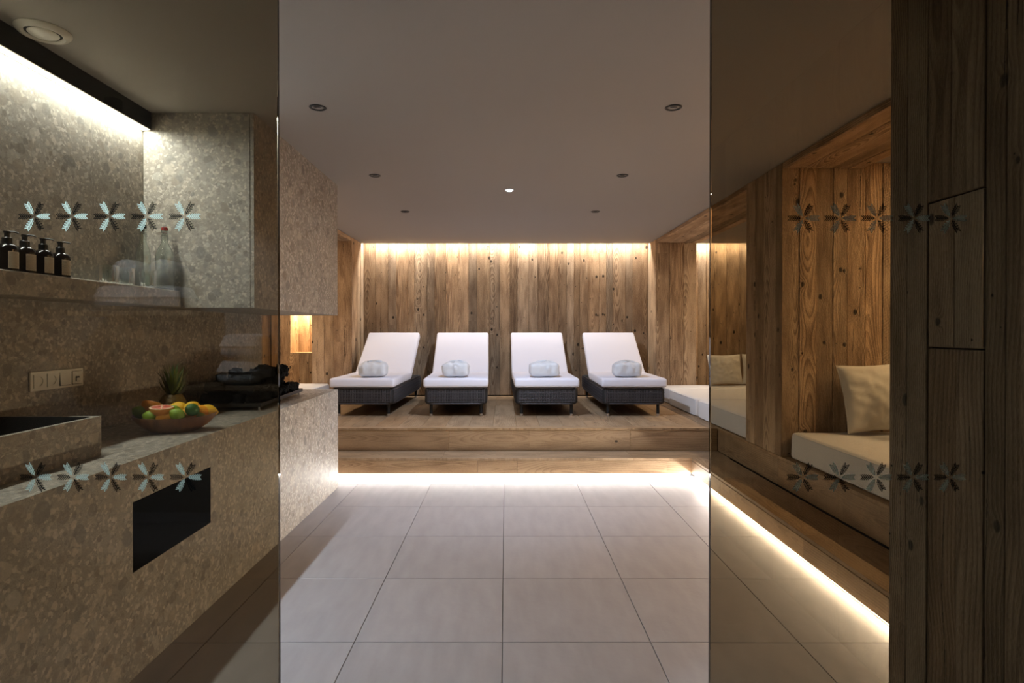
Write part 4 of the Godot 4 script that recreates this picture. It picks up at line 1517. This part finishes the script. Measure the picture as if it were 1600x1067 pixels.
# ---------------------------------------------------------------- ceiling
func ceiling_fittings() -> void:
	var ring := lathed([Vector2(0.030, 0.0), Vector2(0.0335, -0.003), Vector2(0.043, -0.003), Vector2(0.045, 0.0)], 32)
	var cup := lathed([Vector2(0.036, -0.002), Vector2(0.030, 0.004), Vector2(0.022, 0.028), Vector2(0.0, 0.028)], 32)
	var lens := lathed([Vector2(0, -0.001), Vector2(0.016, -0.001), Vector2(0.019, 0.003), Vector2(0, 0.003)], 20)
	var dark := mat(Color(0.05, 0.045, 0.04), 0.35)
	var g := "recessed ceiling downlights"
	var n := 0
	for x in [-0.99, 0.885]:
		for d in [3.04, 4.365, 5.68]:
			var row: String = ["entrance end row", "middle row", "row by the loungers"][n % 3]
			var o := thing("downlight", "dark recessed ceiling spot in the " + row + (" on the bar side" if x < 0 else " on the bench side"), "downlight", P(x, CEIL - 0.001, d), 0.0, g)
			part(o, "ring", ring, dark)
			part(o, "cup", cup, M.black, Transform3D(Basis.IDENTITY, Vector3(0, -0.0025, 0)))
			part(o, "lens", lens, M.steel, Transform3D(Basis(Vector3.RIGHT, 0.35), Vector3(0, -0.0005, 0)))
			n += 1
	var o := thing("downlight", "single lit ceiling spot in the middle of the room", "downlight", P(0.032, CEIL - 0.001, 4.814), 0.0, g)
	part(o, "ring", ring, mat(Color(0.6, 0.6, 0.6), 0.3, 1.0))
	part(o, "lamp_lens", lathed([Vector2(0, -0.012), Vector2(0.018, -0.010), Vector2(0.030, -0.003), Vector2(0.030, 0.001), Vector2(0, 0.001)], 24), M.spot_glow)
	var s := SpotLight3D.new()
	s.name = "spot_glow"
	s.light_color = Color(0.84, 0.90, 1.0)
	s.light_energy = 5.0
	s.light_size = 0.02
	s.spot_angle = 62.0
	s.spot_angle_attenuation = 0.5
	s.spot_range = 12.0
	s.shadow_enabled = true
	o.add_child(s)
	s.position = Vector3(0, -0.02, 0)
	s.rotation = Vector3(deg_to_rad(-68.0), 0, 0)
	# air valve
	var v := thing("air_valve", "round white ceiling air valve beside the black light channel", "air valve", P(-1.814, CEIL - 0.001, 2.27))
	part(v, "ring", lathed([Vector2(0.060, 0.0), Vector2(0.062, -0.012), Vector2(0.070, -0.018), Vector2(0.082, -0.014), Vector2(0.092, -0.003), Vector2(0.0925, 0.0)], 48), M.white_plastic)
	part(v, "throat", lathed([Vector2(0.062, -0.008), Vector2(0.050, -0.001), Vector2(0.0, -0.001)], 40), M.socket_dark)
	part(v, "disc", lathed([Vector2(0.0, -0.022), Vector2(0.030, -0.021), Vector2(0.046, -0.017), Vector2(0.052, -0.011), Vector2(0.046, -0.006), Vector2(0, -0.004)], 40), M.white_plastic)


# ---------------------------------------------------------------- the entrance room behind the camera (mirrored faintly in the glass)
func anteroom() -> void:
	var w := thing("wall_front", "plain beige plaster wall of the entrance room", "wall", Vector3.ZERO, 0.0, "", "structure")
	span(w, "slab", Vector2(-3.4, 1.36), Vector2(0, CEIL), Vector2(-1.75, -1.6), M.plaster, 0.0)
	var l := thing("wall_entrance_left", "plain beige plaster side wall of the entrance room", "wall", Vector3.ZERO, 0.0, "", "structure")
	span(l, "slab", Vector2(-3.4, -2.95), Vector2(0, CEIL), Vector2(-1.6, 1.195), M.plaster, 0.0)
	for e in [["oak wall shelf with stacked towels in the entrance room", -2.75, -1.95, 1.37], ["lower oak wall shelf with folded towels in the entrance room", -2.0, -1.3, 0.90]]:
		var s := thing("towel_shelf", e[0], "shelf", Vector3.ZERO)
		oak_board(s, 0.42, e[2] - e[1], 0.03, Transform3D(Basis(Vector3.FORWARD, Vector3.RIGHT, Vector3.UP), P((e[1] + e[2]) / 2, e[3], -1.39)))
	var g := "white towels on the entrance shelves"
	var folded := MB.new()
	folded.rbox(Vector3(0.27, 0.16, 0.30), 0.07, [6, 4, 6], func(q: Vector3, dir: Vector3) -> Vector3: return q + dir * 0.006 * sin(q.y * 110.0))
	var roll := MB.new()
	roll.rbox(Vector3(0.17, 0.17, 0.30), 0.08, [3, 3, 6], null, 5)
	var fm := folded.done()
	var rm := roll.done()
	for e in [["folded white towel at the end of the upper shelf", fm, -2.475, 1.466], ["folded white towel in the middle of the upper shelf", fm, -2.195, 1.466], ["rolled white towel over the end towel", rm, -2.42, 1.632], ["rolled white towel over the middle towel", rm, -2.19, 1.632], ["folded white towel on the lower shelf", fm, -1.70, 0.996], ["folded white towel stacked on another on lower shelf", fm, -1.68, 1.158]]:
		var t := thing("towel", e[0], "towel", P(e[2], e[3], -1.36), 0.0, g)
		part(t, "terry_roll", e[1], M.terry)
	entrance_spot("black ceiling tube spot by the glass in the entrance room", P(-1.05, CEIL, 0.72), Vector3(-0.15, -1.0, -0.5), 56.0, 2.2)
	entrance_spot("black ceiling tube spot aimed at the towel shelves", P(-2.0, CEIL, -0.55), Vector3(-0.05, -1.0, 0.85), 38.0, 2.4)


func entrance_spot(label: String, where: Vector3, aim: Vector3, angle: float, energy: float) -> void:
	var o := thing("tube_spot", label, "spotlight", where)
	part(o, "tube", lathed([Vector2(0.0, 0.0), Vector2(0.04, 0.0), Vector2(0.04, -0.14), Vector2(0.037, -0.14), Vector2(0.037, -0.06), Vector2(0.0, -0.06)], 28), M.black)
	part(o, "lamp_lens", lathed([Vector2(0, -0.066), Vector2(0.03, -0.064), Vector2(0.03, -0.061), Vector2(0, -0.061)], 20), M.spot_glow)
	var s := SpotLight3D.new()
	s.name = "tube_glow"
	s.light_color = Color(0.90, 0.95, 1.0)
	s.light_energy = energy
	s.light_size = 0.03
	s.spot_angle = angle
	s.spot_angle_attenuation = 0.5
	s.spot_range = 8.0
	s.shadow_enabled = true
	o.add_child(s)
	s.position = Vector3(0, -0.15, 0)
	s.basis = Basis.looking_at(aim.normalized(), Vector3.RIGHT)
